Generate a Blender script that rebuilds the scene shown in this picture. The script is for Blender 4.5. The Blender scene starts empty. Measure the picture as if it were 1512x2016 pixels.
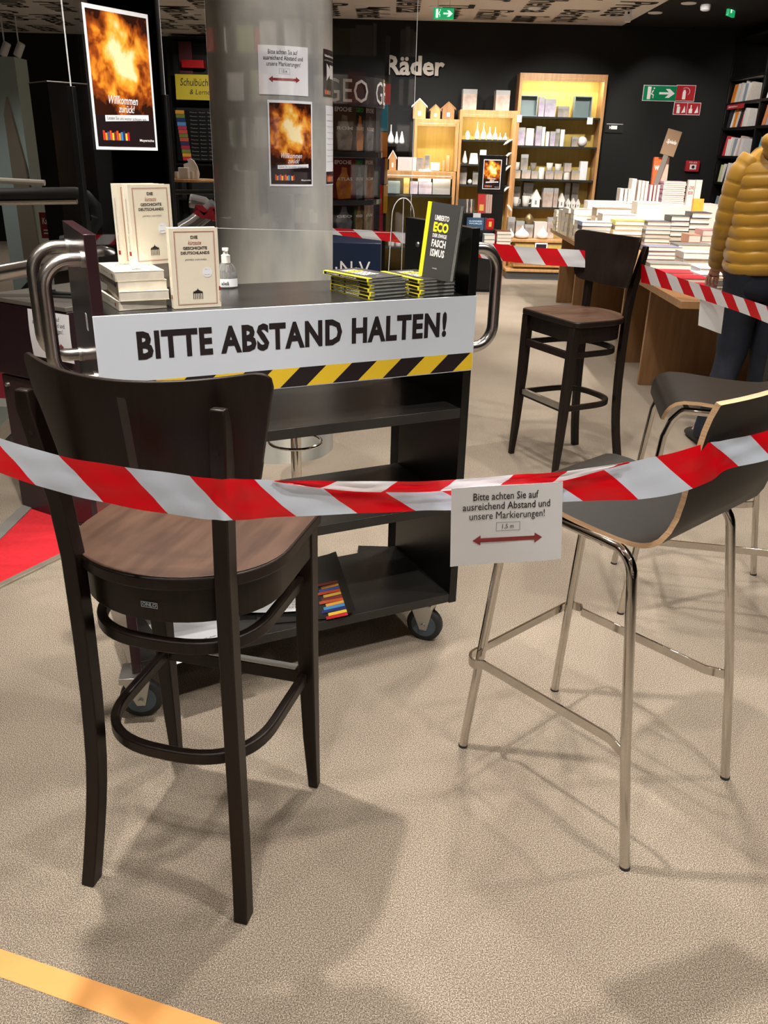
import bpy, bmesh, math, random
from mathutils import Vector, Matrix, Quaternion
PI = math.pi
random.seed(7)
SC = bpy.context.scene
COL = SC.collection
# ------------------------------------------------------------------ camera
F = 1651.8
RW = [Vector((0.99967063, 0.01013813, 0.02357634)), Vector((0.0256637, -0.39490762, -0.91836232)), Vector((0.0, 0.9186649, -0.39503773))]
EYE = Vector((0, 0, 1.5))
cd = bpy.data.cameras.new('camera'); cam = bpy.data.objects.new('camera', cd); COL.objects.link(cam)
cd.sensor_fit = 'VERTICAL'; cd.sensor_height = 36; cd.sensor_width = 27; cd.lens = F * 36 / 2016
cd.clip_start = 0.02; cd.clip_end = 100
m = Matrix.Identity(4)
for i in range(3):
    m[i][0] = RW[0][i]; m[i][1] = -RW[1][i]; m[i][2] = -RW[2][i]
m.translation = EYE
cam.matrix_world = m
SC.camera = cam
# ------------------------------------------------------------------ world, view, lights
w = bpy.data.worlds.new('world'); SC.world = w; w.use_nodes = True
w.node_tree.nodes['Background'].inputs[0].default_value = (1.0, 0.95, 0.9, 1)
w.node_tree.nodes['Background'].inputs[1].default_value = 0.06
SC.view_settings.view_transform = 'Standard'; SC.view_settings.look = 'None'
SC.view_settings.gamma = 1.0; SC.view_settings.use_curve_mapping = False
SC.view_settings.exposure = 0.62
LAMP_W = 78.0
LAMP_COL = (1.0, 0.925, 0.84)
# ------------------------------------------------------------------ helpers
def ray(px, py):
    return RW[0] * (px - 756) + RW[1] * (py - 1008) + RW[2] * F
def onZ(px, py, z=0.0):            # point of the floor (or table) seen at a pixel
    r = ray(px, py); return EYE + r * ((z - EYE.z) / r.z)
def onY(px, py, y):
    r = ray(px, py); return EYE + r * (y / r.y)
def onX(px, py, x):
    r = ray(px, py); return EYE + r * (x / r.x)
def onP(px, py, p, n):             # any plane
    r = ray(px, py); return EYE + r * ((Vector(p) - EYE).dot(Vector(n)) / r.dot(Vector(n)))

MATS = {}
def mat(name, col=(.8, .8, .8), rough=.5, metal=0.0, spec=.5, noise=0.0, nscale=20, stretch=(1, 1, 1), bump=0.0, bscale=200, trans=0.0, alpha=1.0, emit=None, es=1.0, coat=0.0, ior=1.45, col2=None, sheen=0):
    if name in MATS: return MATS[name]
    mt = bpy.data.materials.new(name); mt.use_nodes = True
    nt = mt.node_tree; b = nt.nodes['Principled BSDF']
    b.inputs['Base Color'].default_value = (*col, 1); b.inputs['Roughness'].default_value = rough
    b.inputs['Metallic'].default_value = metal; b.inputs['Specular IOR Level'].default_value = spec
    b.inputs['Transmission Weight'].default_value = trans; b.inputs['Alpha'].default_value = alpha
    b.inputs['Coat Weight'].default_value = coat; b.inputs['IOR'].default_value = ior
    if sheen: b.inputs['Sheen Weight'].default_value = sheen
    if emit: b.inputs['Emission Color'].default_value = (*emit, 1); b.inputs['Emission Strength'].default_value = es
    tc = nt.nodes.new('ShaderNodeTexCoord')
    if noise or col2:
        mp = nt.nodes.new('ShaderNodeMapping'); mp.inputs['Scale'].default_value = stretch
        nt.links.new(tc.outputs['Object'], mp.inputs[0])
        n = nt.nodes.new('ShaderNodeTexNoise'); n.inputs['Scale'].default_value = nscale; n.inputs['Detail'].default_value = 4
        nt.links.new(mp.outputs[0], n.inputs['Vector'])
        cr = nt.nodes.new('ShaderNodeValToRGB')
        c2 = col2 if col2 else tuple(min(1, c * (1 + noise)) for c in col); c1 = col if col2 else tuple(c * (1 - noise) for c in col)
        cr.color_ramp.elements[0].position = .3; cr.color_ramp.elements[0].color = (*c1, 1)
        cr.color_ramp.elements[1].position = .7; cr.color_ramp.elements[1].color = (*c2, 1)
        nt.links.new(n.outputs[0], cr.inputs[0]); nt.links.new(cr.outputs[0], b.inputs['Base Color'])
    if bump:
        n2 = nt.nodes.new('ShaderNodeTexNoise'); n2.inputs['Scale'].default_value = bscale; n2.inputs['Detail'].default_value = 3
        mp2 = nt.nodes.new('ShaderNodeMapping'); mp2.inputs['Scale'].default_value = stretch
        nt.links.new(tc.outputs['Object'], mp2.inputs[0]); nt.links.new(mp2.outputs[0], n2.inputs['Vector'])
        bp = nt.nodes.new('ShaderNodeBump'); bp.inputs['Strength'].default_value = bump; bp.inputs['Distance'].default_value = .002
        nt.links.new(n2.outputs[0], bp.inputs['Height']); nt.links.new(bp.outputs[0], b.inputs['Normal'])
    MATS[name] = mt; return mt
def paint(c, rough=.5):            # plain printed / painted colour
    key = 'paint_%d_%d_%d_%d' % tuple(int(v * 99) for v in (*c, rough))
    return mat(key, c, rough, noise=.06, nscale=9)
def s2l(r, g, b):
    f = lambda v: ((v / 255 + .055) / 1.055) ** 2.4 if v > 10 else v / 255 / 12.92
    return (f(r), f(g), f(b))
class MB:
    def __init__(s): s.v = []; s.f = []; s.uv = {}
    def add(s, vs, fs, M=None):
        o = len(s.v)
        s.v += [tuple(M @ Vector(v)) if M is not None else tuple(v) for v in vs]
        s.f += [tuple(i + o for i in f) for f in fs]; return s
    def box(s, x0, x1, y0, y1, z0, z1, M=None):
        return s.add([(x0, y0, z0), (x1, y0, z0), (x1, y1, z0), (x0, y1, z0), (x0, y0, z1), (x1, y0, z1), (x1, y1, z1), (x0, y1, z1)],
                     [(0, 3, 2, 1), (4, 5, 6, 7), (0, 1, 5, 4), (1, 2, 6, 5), (2, 3, 7, 6), (3, 0, 4, 7)], M)
    def loft(s, rings, cap=True, close=False):
        n = len(rings[0]); vs = [p for r in rings for p in r]; fs = []
        m_ = len(rings)
        for i in range(m_ if close else m_ - 1):
            j = (i + 1) % m_
            for k in range(n):
                l = (k + 1) % n; fs.append((i * n + k, i * n + l, j * n + l, j * n + k))
        if cap and not close: fs.append(tuple(range(n - 1, -1, -1))); fs.append(tuple((m_ - 1) * n + k for k in range(n)))
        return s.add(vs, fs)
    def lathe(s, prof, n=20, M=None, ang=2 * PI):
        rings = []
        vs = []; fs = []
        for (r, z) in prof:
            for k in range(n): a = 2 * PI * k / n; vs.append((r * math.cos(a), r * math.sin(a), z))
        for i in range(len(prof) - 1):
            for k in range(n): l = (k + 1) % n; fs.append((i * n + k, i * n + l, (i + 1) * n + l, (i + 1) * n + k))
        fs.append(tuple(range(n - 1, -1, -1))); fs.append(tuple((len(prof) - 1) * n + k for k in range(n)))
        return s.add(vs, fs, M)
    def sweep(s, path, sect, up=(0, 0, 1), close=False, scales=None):
        """sweep a 2D section (side, up) along a path with a fixed up hint"""
        P = [Vector(p) for p in path]; n = len(P); rings = []
        for i in range(n):
            a = P[i - 1] if (i > 0 or close) else P[i]; b = P[(i + 1) % n] if (i < n - 1 or close) else P[i]
            t = (b - a).normalized(); u = Vector(up)
            sd = t.cross(u)
            if sd.length < 1e-4: sd = Vector((1, 0, 0))
            sd.normalize(); uu = sd.cross(t).normalized()
            k = scales[i] if scales else 1
            rings.append([P[i] + sd * (q[0] * k) + uu * (q[1] * k) for q in sect])
        return s.loft(rings, cap=not close, close=close)
    def tube(s, path, r, n=10, close=False, up=None, radii=None):
        sect = [(r * math.cos(2 * PI * k / n), r * math.sin(2 * PI * k / n)) for k in range(n)]
        P = [Vector(p) for p in path]; N = len(P)
        # parallel transport
        t0 = (P[1] - P[0]).normalized(); ref = Vector((0, 0, 1)) if abs(t0.z) < .9 else Vector((1, 0, 0))
        sd = t0.cross(ref).normalized(); rings = []
        for i in range(N):
            a = P[max(i - 1, 0)]; b = P[min(i + 1, N - 1)]
            if close: a = P[i - 1]; b = P[(i + 1) % N]
            t = (b - a).normalized(); sd = (sd - t * sd.dot(t)).normalized(); uu = sd.cross(t)
            k = radii[i] / r if radii else 1
            rings.append([P[i] + sd * (q[0] * k) + uu * (q[1] * k) for q in sect])
        return s.loft(rings, cap=not close, close=close)
    def prism(s, outline, z0, z1, M=None):
        n = len(outline); vs = [(x, y, z0) for x, y in outline] + [(x, y, z1) for x, y in outline]
        fs = [tuple(range(n - 1, -1, -1)), tuple(range(n, 2 * n))] + [(k, (k + 1) % n, n + (k + 1) % n, n + k) for k in range(n)]
        return s.add(vs, fs, M)
    def me(s, name):
        me = bpy.data.meshes.new(name); me.from_pydata(s.v, [], s.f); me.update()
        return me
def obj(name, mb, material, parent=None, bevel=0, smooth=True, ang=35, seg=2, M=None, solid=0, sub=0):
    me = mb.me(name) if isinstance(mb, MB) else mb
    if isinstance(mb, MB):
        bm = bmesh.new(); bm.from_mesh(me)
        bmesh.ops.recalc_face_normals(bm, faces=bm.faces); bm.to_mesh(me); bm.free()
        if smooth:
            me.shade_smooth(); me.set_sharp_from_angle(angle=math.radians(ang))
    if not me.materials: me.materials.append(material)
    o = bpy.data.objects.new(name, me); COL.objects.link(o)
    if parent: o.parent = parent
    if M is not None: o.matrix_local = M
    if sub:
        q = o.modifiers.new('sub', 'SUBSURF'); q.levels = sub; q.render_levels = sub
    if solid:
        q = o.modifiers.new('solid', 'SOLIDIFY'); q.thickness = solid; q.offset = 0
    if bevel:
        q = o.modifiers.new('bevel', 'BEVEL'); q.width = bevel; q.segments = seg; q.limit_method = 'ANGLE'; q.angle_limit = math.radians(40)
    return o
def thing(name, label, cat, loc=(0, 0, 0), rotz=0, group=None, rot=None):
    o = bpy.data.objects.new(name, None); COL.objects.link(o); o.location = loc; o.empty_display_size = .1
    o.rotation_euler = rot if rot else (0, 0, rotz)
    o['label'] = label; o['category'] = cat
    if group: o['group'] = group
    return o
def tag(o, label, cat, group=None):
    o['label'] = label; o['category'] = cat
    if group: o['group'] = group
    return o
def struct(name, mb, m, **k):
    o = obj(name, mb, m, **k); o['kind'] = 'structure'; return o
def dup(root, loc=None, rotz=None, label=None, group=None, rot=None):
    r = root.copy(); COL.objects.link(r)
    if loc is not None: r.location = loc
    if rotz is not None: r.rotation_euler = (0, 0, rotz)
    if rot is not None: r.rotation_euler = rot
    if label: r['label'] = label
    if group: r['group'] = group
    for ch in list(root.children):
        c = ch.copy(); COL.objects.link(c); c.parent = r
        for g in ch.children:
            d = g.copy(); COL.objects.link(d); d.parent = c
    return r
def rect(x0, x1, y0, y1): return [(x0, y0), (x1, y0), (x1, y1), (x0, y1)]
# --- lettering: real flat glyph meshes
def glyphs(body, size, bold=0.0, sx=1.0, align='CENTER', shear=0.0, space=1.0, lines=1.0):
    cu = bpy.data.curves.new('t', 'FONT'); cu.body = body; cu.size = size; cu.offset = bold * size
    cu.align_x = align; cu.align_y = 'CENTER'; cu.shear = shear; cu.resolution_u = 2; cu.space_character = space; cu.space_line = lines
    t = bpy.data.objects.new('t', cu); me = bpy.data.meshes.new_from_object(t)
    vs = [(v.co.x * sx, v.co.y) for v in me.vertices]; fs = [tuple(p.vertices) for p in me.polygons]
    bpy.data.objects.remove(t); bpy.data.curves.remove(cu); bpy.data.meshes.remove(me)
    return vs, fs
def print2d(name, shapes, mapf, material, parent, lift=.0006):
    """shapes: list of (verts2d, faces); mapf(u,v,h) -> 3D"""
    mb = MB()
    for vs, fs in shapes:
        if getattr(mapf, 'curved', None):
            bm = bmesh.new(); bv = [bm.verts.new((x, y, 0)) for x, y in vs]
            for f in fs:
                try: bm.faces.new([bv[i] for i in f])
                except ValueError: pass
            x0 = min(v[0] for v in vs); x1 = max(v[0] for v in vs); st = mapf.curved; k = math.floor(x0 / st) + 1
            while k * st < x1:
                bmesh.ops.bisect_plane(bm, geom=bm.verts[:] + bm.edges[:] + bm.faces[:], plane_co=(k * st, 0, 0), plane_no=(1, 0, 0)); k += 1
            bm.verts.index_update(); vs = [(v.co.x, v.co.y) for v in bm.verts]; fs = [tuple(v.index for v in f.verts) for f in bm.faces]; bm.free()
        mb.add([mapf(x, y, lift) for x, y in vs], fs)
    me = mb.me(name); me.materials.append(material)
    o = bpy.data.objects.new(name, me); COL.objects.link(o)
    if parent: o.parent = parent
    return o
def T(body, x, y, size, **k):
    vs, fs = glyphs(body, size, **k); return ([(a + x, b + y) for a, b in vs], fs)
def Q(x0, x1, y0, y1): return ([(x0, y0), (x1, y0), (x1, y1), (x0, y1)], [(0, 1, 2, 3)])
def frame2d(x0, x1, y0, y1, t): return [Q(x0, x1, y0, y0 + t), Q(x0, x1, y1 - t, y1), Q(x0, x0 + t, y0 + t, y1 - t), Q(x1 - t, x1, y0 + t, y1 - t)]
def poly(*p): return (list(p), [tuple(range(len(p)))])
def arrow2(w_, h_, x=0, y=0):
    a = w_ / 2; b = h_ / 2; s = h_ * .75
    return poly((x - a, y), (x - a + s, y - b), (x - a + s, y - b * .4), (x + a - s, y - b * .4), (x + a - s, y - b), (x + a, y), (x + a - s, y + b), (x + a - s, y + b * .4), (x - a + s, y + b * .4), (x - a + s, y + b))
def gridsheet(w_, h_, nx, ny, mapf, h=0):
    vs = [mapf((i / nx - .5) * w_, (j / ny - .5) * h_, h) for j in range(ny + 1) for i in range(nx + 1)]
    fs = [(j * (nx + 1) + i, j * (nx + 1) + i + 1, (j + 1) * (nx + 1) + i + 1, (j + 1) * (nx + 1) + i) for j in range(ny) for i in range(nx)]
    return vs, fs
def sheet(name, w_, h_, mapf, material, parent, nx=8, ny=6, th=.0004):
    a, f = gridsheet(w_, h_, nx, ny, mapf, 0); b, _ = gridsheet(w_, h_, nx, ny, mapf, -th)
    n = len(a); mb = MB(); fs = list(f) + [tuple(i + n for i in reversed(q)) for q in f]
    edge = [i for i in range(nx + 1)] + [(j + 1) * (nx + 1) - 1 for j in range(1, ny + 1)] + [ny * (nx + 1) + i for i in range(nx - 1, -1, -1)] + [j * (nx + 1) for j in range(ny - 1, 0, -1)]
    for k in range(len(edge)): p, q = edge[k], edge[(k + 1) % len(edge)]; fs.append((p, p + n, q + n, q))
    mb.add(a + b, fs)
    o = obj(name, mb, material, parent, ang=60)
    uvl = o.data.uv_layers.new(name='UVMap')
    co = {}
    for j in range(ny + 1):
        for i in range(nx + 1): co[j * (nx + 1) + i] = (i / nx, j / ny); co[j * (nx + 1) + i + n] = (i / nx, j / ny)
    for lp in o.data.loops: uvl.data[lp.index].uv = co[lp.vertex_index]
    return o
def planemap(origin, xdir, ydir, curl=None):
    o = Vector(origin); X = Vector(xdir).normalized(); Yv = Vector(ydir).normalized(); N = X.cross(Yv)
    def f(u, v, h):
        c = curl(u, v) if curl else 0
        return o + X * u + Yv * v + N * (h + c)
    return f
# ------------------------------------------------------------------ materials
def carpet_mat():
    mt = bpy.data.materials.new('carpet'); mt.use_nodes = True; nt = mt.node_tree; b = nt.nodes['Principled BSDF']
    b.inputs['Roughness'].default_value = .95; b.inputs['Specular IOR Level'].default_value = .12
    tc = nt.nodes.new('ShaderNodeTexCoord')
    n1 = nt.nodes.new('ShaderNodeTexNoise'); n1.inputs['Scale'].default_value = 380; n1.inputs['Detail'].default_value = 2; n1.inputs['Roughness'].default_value = .75
    n2 = nt.nodes.new('ShaderNodeTexNoise'); n2.inputs['Scale'].default_value = 2.2; n2.inputs['Detail'].default_value = 3
    vo = nt.nodes.new('ShaderNodeTexVoronoi'); vo.inputs['Scale'].default_value = 280
    for q in (n1, n2, vo): nt.links.new(tc.outputs['Object'], q.inputs['Vector'])
    cr = nt.nodes.new('ShaderNodeValToRGB'); e = cr.color_ramp.elements
    e[0].position = .36; e[0].color = (.105, .086, .067, 1); e[1].position = .64; e[1].color = (.62, .54, .43, 1)
    k = cr.color_ramp.elements.new(.5); k.color = (.28, .238, .19, 1)
    nt.links.new(n1.outputs[0], cr.inputs[0])
    mx = nt.nodes.new('ShaderNodeMix'); mx.data_type = 'RGBA'; mx.blend_type = 'MULTIPLY'; mx.inputs[0].default_value = 1
    cr2 = nt.nodes.new('ShaderNodeValToRGB'); e = cr2.color_ramp.elements; e[0].position = .35; e[0].color = (.88, .86, .86, 1); e[1].position = .65; e[1].color = (1, 1, 1, 1)
    nt.links.new(n2.outputs[0], cr2.inputs[0]); nt.links.new(cr.outputs[0], mx.inputs[6]); nt.links.new(cr2.outputs[0], mx.inputs[7])
    nt.links.new(mx.outputs[2], b.inputs['Base Color'])
    ad = nt.nodes.new('ShaderNodeMath'); nt.links.new(n1.outputs[0], ad.inputs[0]); nt.links.new(vo.outputs[0], ad.inputs[1])
    bp = nt.nodes.new('ShaderNodeBump'); bp.inputs['Strength'].default_value = .55; bp.inputs['Distance'].default_value = .004
    nt.links.new(ad.outputs[0], bp.inputs['Height']); nt.links.new(bp.outputs[0], b.inputs['Normal'])
    return mt
def uv_stripes(name, ca, cb, period, slope, rough=.3, duty=.5, transl=.0):
    mt = bpy.data.materials.new(name); mt.use_nodes = True; nt = mt.node_tree; b = nt.nodes['Principled BSDF']
    b.inputs['Roughness'].default_value = rough
    uv = nt.nodes.new('ShaderNodeUVMap'); sp = nt.nodes.new('ShaderNodeSeparateXYZ'); nt.links.new(uv.outputs[0], sp.inputs[0])
    m1 = nt.nodes.new('ShaderNodeMath'); m1.operation = 'MULTIPLY_ADD'; m1.inputs[1].default_value = slope
    nt.links.new(sp.outputs[1], m1.inputs[0]); nt.links.new(sp.outputs[0], m1.inputs[2])
    m2 = nt.nodes.new('ShaderNodeMath'); m2.operation = 'DIVIDE'; m2.inputs[1].default_value = period; nt.links.new(m1.outputs[0], m2.inputs[0])
    m3 = nt.nodes.new('ShaderNodeMath'); m3.operation = 'FRACT'; nt.links.new(m2.outputs[0], m3.inputs[0])
    m4 = nt.nodes.new('ShaderNodeMath'); m4.operation = 'GREATER_THAN'; m4.inputs[1].default_value = duty; nt.links.new(m3.outputs[0], m4.inputs[0])
    mx = nt.nodes.new('ShaderNodeMix'); mx.data_type = 'RGBA'; nt.links.new(m4.outputs[0], mx.inputs[0])
    mx.inputs[6].default_value = (*ca, 1); mx.inputs[7].default_value = (*cb, 1)
    nt.links.new(mx.outputs[2], b.inputs['Base Color'])
    if transl:
        b.inputs['Transmission Weight'].default_value = 0
        tr = nt.nodes.new('ShaderNodeBsdfTranslucent'); nt.links.new(mx.outputs[2], tr.inputs[0])
        ms = nt.nodes.new('ShaderNodeMixShader'); ms.inputs[0].default_value = transl
        out = nt.nodes['Material Output']; nt.links.new(b.outputs[0], ms.inputs[1]); nt.links.new(tr.outputs[0], ms.inputs[2]); nt.links.new(ms.outputs[0], out.inputs[0])
    return mt
def fire_print():
    mt = bpy.data.materials.new('glowing_campfire_print'); mt.use_nodes = True; nt = mt.node_tree; b = nt.nodes['Principled BSDF']
    b.inputs['Roughness'].default_value = .25
    uv = nt.nodes.new('ShaderNodeUVMap')
    mp = nt.nodes.new('ShaderNodeMapping'); mp.inputs['Location'].default_value = (-.5, -.62, 0); mp.inputs['Scale'].default_value = (1, 1.15, 1); mp.vector_type = 'POINT'
    nt.links.new(uv.outputs[0], mp.inputs[0])
    ln = nt.nodes.new('ShaderNodeVectorMath'); ln.operation = 'LENGTH'; nt.links.new(mp.outputs[0], ln.inputs[0])
    n = nt.nodes.new('ShaderNodeTexNoise'); n.inputs['Scale'].default_value = 3.4; n.inputs['Detail'].default_value = 3; n.inputs['Roughness'].default_value = .55; n.inputs['Distortion'].default_value = .25
    nt.links.new(uv.outputs[0], n.inputs['Vector'])
    a = nt.nodes.new('ShaderNodeMath'); a.operation = 'MULTIPLY_ADD'; a.inputs[1].default_value = -.75; nt.links.new(ln.outputs['Value'], a.inputs[0]); nt.links.new(n.outputs[0], a.inputs[2])
    a2 = nt.nodes.new('ShaderNodeMath'); a2.operation = 'ADD'; a2.inputs[1].default_value = .29; nt.links.new(a.outputs[0], a2.inputs[0])
    cr = nt.nodes.new('ShaderNodeValToRGB'); e = cr.color_ramp.elements
    e[0].position = .3; e[0].color = (.03, .008, .004, 1); e[1].position = .72; e[1].color = (1, .86, .5, 1)
    for p, c in ((.42, (.3, .06, .01, 1)), (.5, (.75, .24, .02, 1)), (.6, (.95, .5, .06, 1))):
        k = cr.color_ramp.elements.new(p); k.color = c
    nt.links.new(a2.outputs[0], cr.inputs[0]); nt.links.new(cr.outputs[0], b.inputs['Base Color'])
    return mt
def woodmat(name, c1, c2, rough=.4, axis=(1, 12, 12), scale=3, coat=0, spec=.5):
    return mat(name, c1, rough, col2=c2, nscale=scale, stretch=axis, coat=coat, spec=spec)
M_carpet = carpet_mat()
M_dark = woodmat('dark_stained_beech', (.0085, .0048, .0036), (.0155, .009, .0065), .40, (14, 14, 1.2), 6, spec=.35)
M_seat = woodmat('worn_brown_seat', (.045, .02, .012), (.10, .052, .033), .42, (9, 1.4, 9), 3.5)
M_black = mat('black_laminate', (.0045, .0044, .0043), .32, noise=.25, nscale=14, spec=.5)
M_blackm = mat('black_matt', (.007, .0073, .0073), .65, noise=.2, nscale=6)
M_side = mat('plum_black_gloss_side', (.03, .013, .016), .22, noise=.2, nscale=5)
M_chrome = mat('chrome', (.60, .57, .53), .08, 1.0)
M_steel = mat('brushed_steel', (.55, .54, .53), .24, 1.0, noise=.08, nscale=30, stretch=(1, 1, 12))
M_zinc = mat('zinc', (.5, .5, .48), .35, 1.0)
M_ply = mat('black_laminate_plywood', (.0075, .0072, .0062), .42, spec=.3, noise=.15, nscale=60)
M_plyedge = mat('birch_ply_edge', (.62, .42, .25), .5, col2=(.42, .26, .14), nscale=9, stretch=(1, 1, 60))
M_white = mat('white_paper', (.80, .83, .88), .6, noise=.02, nscale=8)
M_signw = mat('white_sign_board', (.60, .67, .77), .35, noise=.015, nscale=6)
M_ink = mat('black_ink', (.012, .008, .010), .5)
M_dred = mat('dark_red_ink', (.28, .03, .035), .5)
M_cream = mat('cream_cover', (.78, .73, .60), .45, noise=.03, nscale=12)
M_pages = mat('book_pages', (.74, .70, .60), .8, col2=(.62, .58, .5), nscale=30, stretch=(1, 1, 40))
M_rub = mat('black_rubber', (.02, .021, .022), .6)
M_blue = mat('blue_wheel', (.07, .10, .125), .45, noise=.2)
M_oak = woodmat('oak_veneer', (.42, .22, .085), (.56, .32, .14), .38, (8, 8, .7), 4)
M_oakd = woodmat('oak_table_veneer', (.27, .14, .06), (.36, .2, .09), .4, (8, 8, .7), 4)
M_olive = woodmat('yellow_shelf_back', (.50, .36, .08), (.60, .45, .12), .45, (6, 6, .5), 4)
M_glass = mat('shelf_glass', (.35, .42, .4), .05, trans=.6, alpha=1, ior=1.45)
M_porc = mat('white_porcelain', (.83, .81, .77), .3, noise=.02)
M_conc = mat('concrete', (.22, .235, .235), .7, col2=(.56, .55, .49), nscale=2.6, stretch=(1.3, 1.3, .6), bump=.4, bscale=25)
M_yel = mat('ochre_jacket', (.33, .17, .008), .5, noise=.12, nscale=5, sheen=.3)
M_denim = mat('dark_denim', (.005, .008, .018), .8, noise=.4, nscale=18)
M_skin = mat('skin', (.62, .33, .24), .5, noise=.08)
M_acr = None
def acrylic():
    mt = bpy.data.materials.new('acrylic_sheet'); mt.use_nodes = True; nt = mt.node_tree
    b = nt.nodes['Principled BSDF']; nt.nodes.remove(b)
    out = nt.nodes['Material Output']
    tr = nt.nodes.new('ShaderNodeBsdfTransparent'); tr.inputs[0].default_value = (.93, .93, .95, 1)
    gl = nt.nodes.new('ShaderNodeBsdfGlossy'); gl.inputs['Roughness'].default_value = .02
    fr = nt.nodes.new('ShaderNodeFresnel'); fr.inputs[0].default_value = 1.5
    ms = nt.nodes.new('ShaderNodeMixShader')
    nt.links.new(fr.outputs[0], ms.inputs[0]); nt.links.new(tr.outputs[0], ms.inputs[1]); nt.links.new(gl.outputs[0], ms.inputs[2]); nt.links.new(ms.outputs[0], out.inputs[0])
    return mt
M_acr = acrylic()
M_acre = mat('acrylic_edge', (.75, .78, .8), .15, trans=.3)
M_tape = uv_stripes('red_white_barrier_film', s2l(232, 236, 240), s2l(214, 14, 28), .21, .07, .28, .5, .18)
M_haz = uv_stripes('yellow_black_hazard_print', (.012, .009, .01), s2l(224, 190, 44), .1035, -.78, .35, .5)
M_fire = fire_print()
def Tfit(body, x0, x1, y0, y1, bold=0.0, shear=0.0, keep=False, ref=None, lines=1.0, space=1.0):
    """text scaled to fill a box; ref: string whose height sets the box"""
    vs, fs = glyphs(body, 1.0, bold=bold, shear=shear, lines=lines, space=space)
    rv = glyphs(ref, 1.0, bold=bold)[0] if ref else vs
    ax, bx = min(v[0] for v in vs), max(v[0] for v in vs)
    ay, by = min(v[1] for v in rv), max(v[1] for v in rv)
    kx = (x1 - x0) / (bx - ax); ky = (y1 - y0) / (by - ay)
    return ([(x0 + (x - ax) * kx, y0 + (y - ay) * ky) for x, y in vs], fs)
# ================================================================== STRUCTURE
WY = 12.0; CZ = 3.0
struct('floor', MB().box(-9, 6, -4, 16.5, -.1, 0), M_carpet, smooth=False)
M_wall = mat('black_wall_paint', (.007, .0078, .0078), .8, noise=.12, nscale=2)
struct('wall_back', MB().box(-1.3, 5.2, WY, WY + .15, 0, 3.6), M_wall, smooth=False)
struct('wall_back_left', MB().box(-9, -1.3, 14.3, 14.45, 0, 3.6), M_wall, smooth=False)
struct('wall_right', MB().box(4.62, 4.75, -4, WY, 0, 3.6), M_wall, smooth=False)
struct('wall_left', MB().box(-8.2, -8.05, -4, 14.3, 0, 3.6), mat('grey_wall', (.12, .125, .13), .7), smooth=False)
struct('wall_front', MB().box(-9, 6, -3.3, -3.15, 0, 3.6), M_wall, smooth=False)
M_ceil = mat('white_ceiling', (.82, .78, .73), .85)
ceil = struct('ceiling', MB().box(-8.05, 2.8, -3.15, 12.0, CZ, CZ + .1).box(-8.05, -1.3, 12.0, 14.3, CZ, CZ + .1), M_ceil, smooth=False)
struct('ceiling_dark', MB().box(2.8, 4.75, -3.15, 12, 3.0, 3.1), mat('black_ceiling', (.006, .006, .006), .8), smooth=False)
struct('baseboard_back', MB().box(-1.3, 4.6, WY - .015, WY, 0, .07), M_blackm, smooth=False)
# words printed on the ceiling (reading away from the camera)
words = ['Headline', 'Theatre', 'Celeb', 'Presse', 'Print', 'Letter', 'History', 'Science', 'Fiction', 'Global', 'Market', 'Media', 'Thema', 'Recherche', 'Influenza', 'Economic', 'Listing', 'World', 'Insider', 'Bericht']
cm = lambda u, v, h: Vector((v, u, CZ - h))
k = 0
M_cink = mat('ceiling_print', (.02, .018, .016), .8)
random.seed(3)
for ix in range(22):
    x = 2.52 - ix * .47
    y = 8.1 + (ix * .83) % 1.3
    top = 11.9 if x > -1.3 else 14.2
    while y < top:
        wd = words[(ix * 7 + k * 3) % len(words)]; k += 1
        L = len(wd) * .21
        if y + L > top: L = top - y
        if L < .5: break
        vs, fs = glyphs(wd, .56, sx=.8 * L / (len(wd) * .235), bold=.018)
        c = y + L / 2
        mb = MB().add([cm(a + c, b + x, .002) for a, b in vs], fs)
        me = mb.me('printed_word'); me.materials.append(M_cink)
        o = bpy.data.objects.new('printed_word', me); COL.objects.link(o); o.parent = ceil
        y += L + .3
# ---- ceiling lamps (each with its own light)
M_lamp = mat('lamp_face', (1, 1, 1), .5, emit=(1, .93, .82), es=14)
lampi = 0
def ceiling_lamp(x, y, z=CZ, power=1.0, label=None, aim=None, size=.045, ang=115, group=None):
    t = thing('ceiling_light', label or 'round recessed ceiling spotlight outside the view', 'ceiling light', (x, y, z), 0, group)
    obj('ring', MB().lathe([(.05, -.006), (.075, -.008), (.08, 0), (.05, 0)], 20), M_white, t)
    obj('diffuser', MB().lathe([(.001, -.005), (.05, -.005), (.05, -.001), (.001, -.001)], 20), M_lamp, t)
    ld = bpy.data.lights.new('spot', 'SPOT'); ld.energy = LAMP_W * power; ld.color = LAMP_COL; ld.spot_size = math.radians(ang); ld.spot_blend = .6; ld.shadow_soft_size = size
    l = bpy.data.objects.new('spot', ld); COL.objects.link(l); l.parent = t; l.location = (0, 0, -.03)
    if aim is not None:
        d = Vector(aim) - Vector((x, y, z)); l.rotation_euler = d.to_track_quat('-Z', 'Y').to_euler()
LN = iter(['over the near wooden stool and counter', 'over the near wooden stool, toward the viewer', 'over the near chrome stool', 'over the trolley', 'over the second chrome stool', 'over the concrete column', 'over the far wooden stool', 'over the area left of the viewer', 'over the area right of the viewer', 'behind the viewer', 'over the aisle beside the book table', 'over the aisle behind the column', 'over the escalator', 'over the till signs', 'over the magazine rack', 'over the black stepped display', 'over the aisle behind the trolley'])
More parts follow.
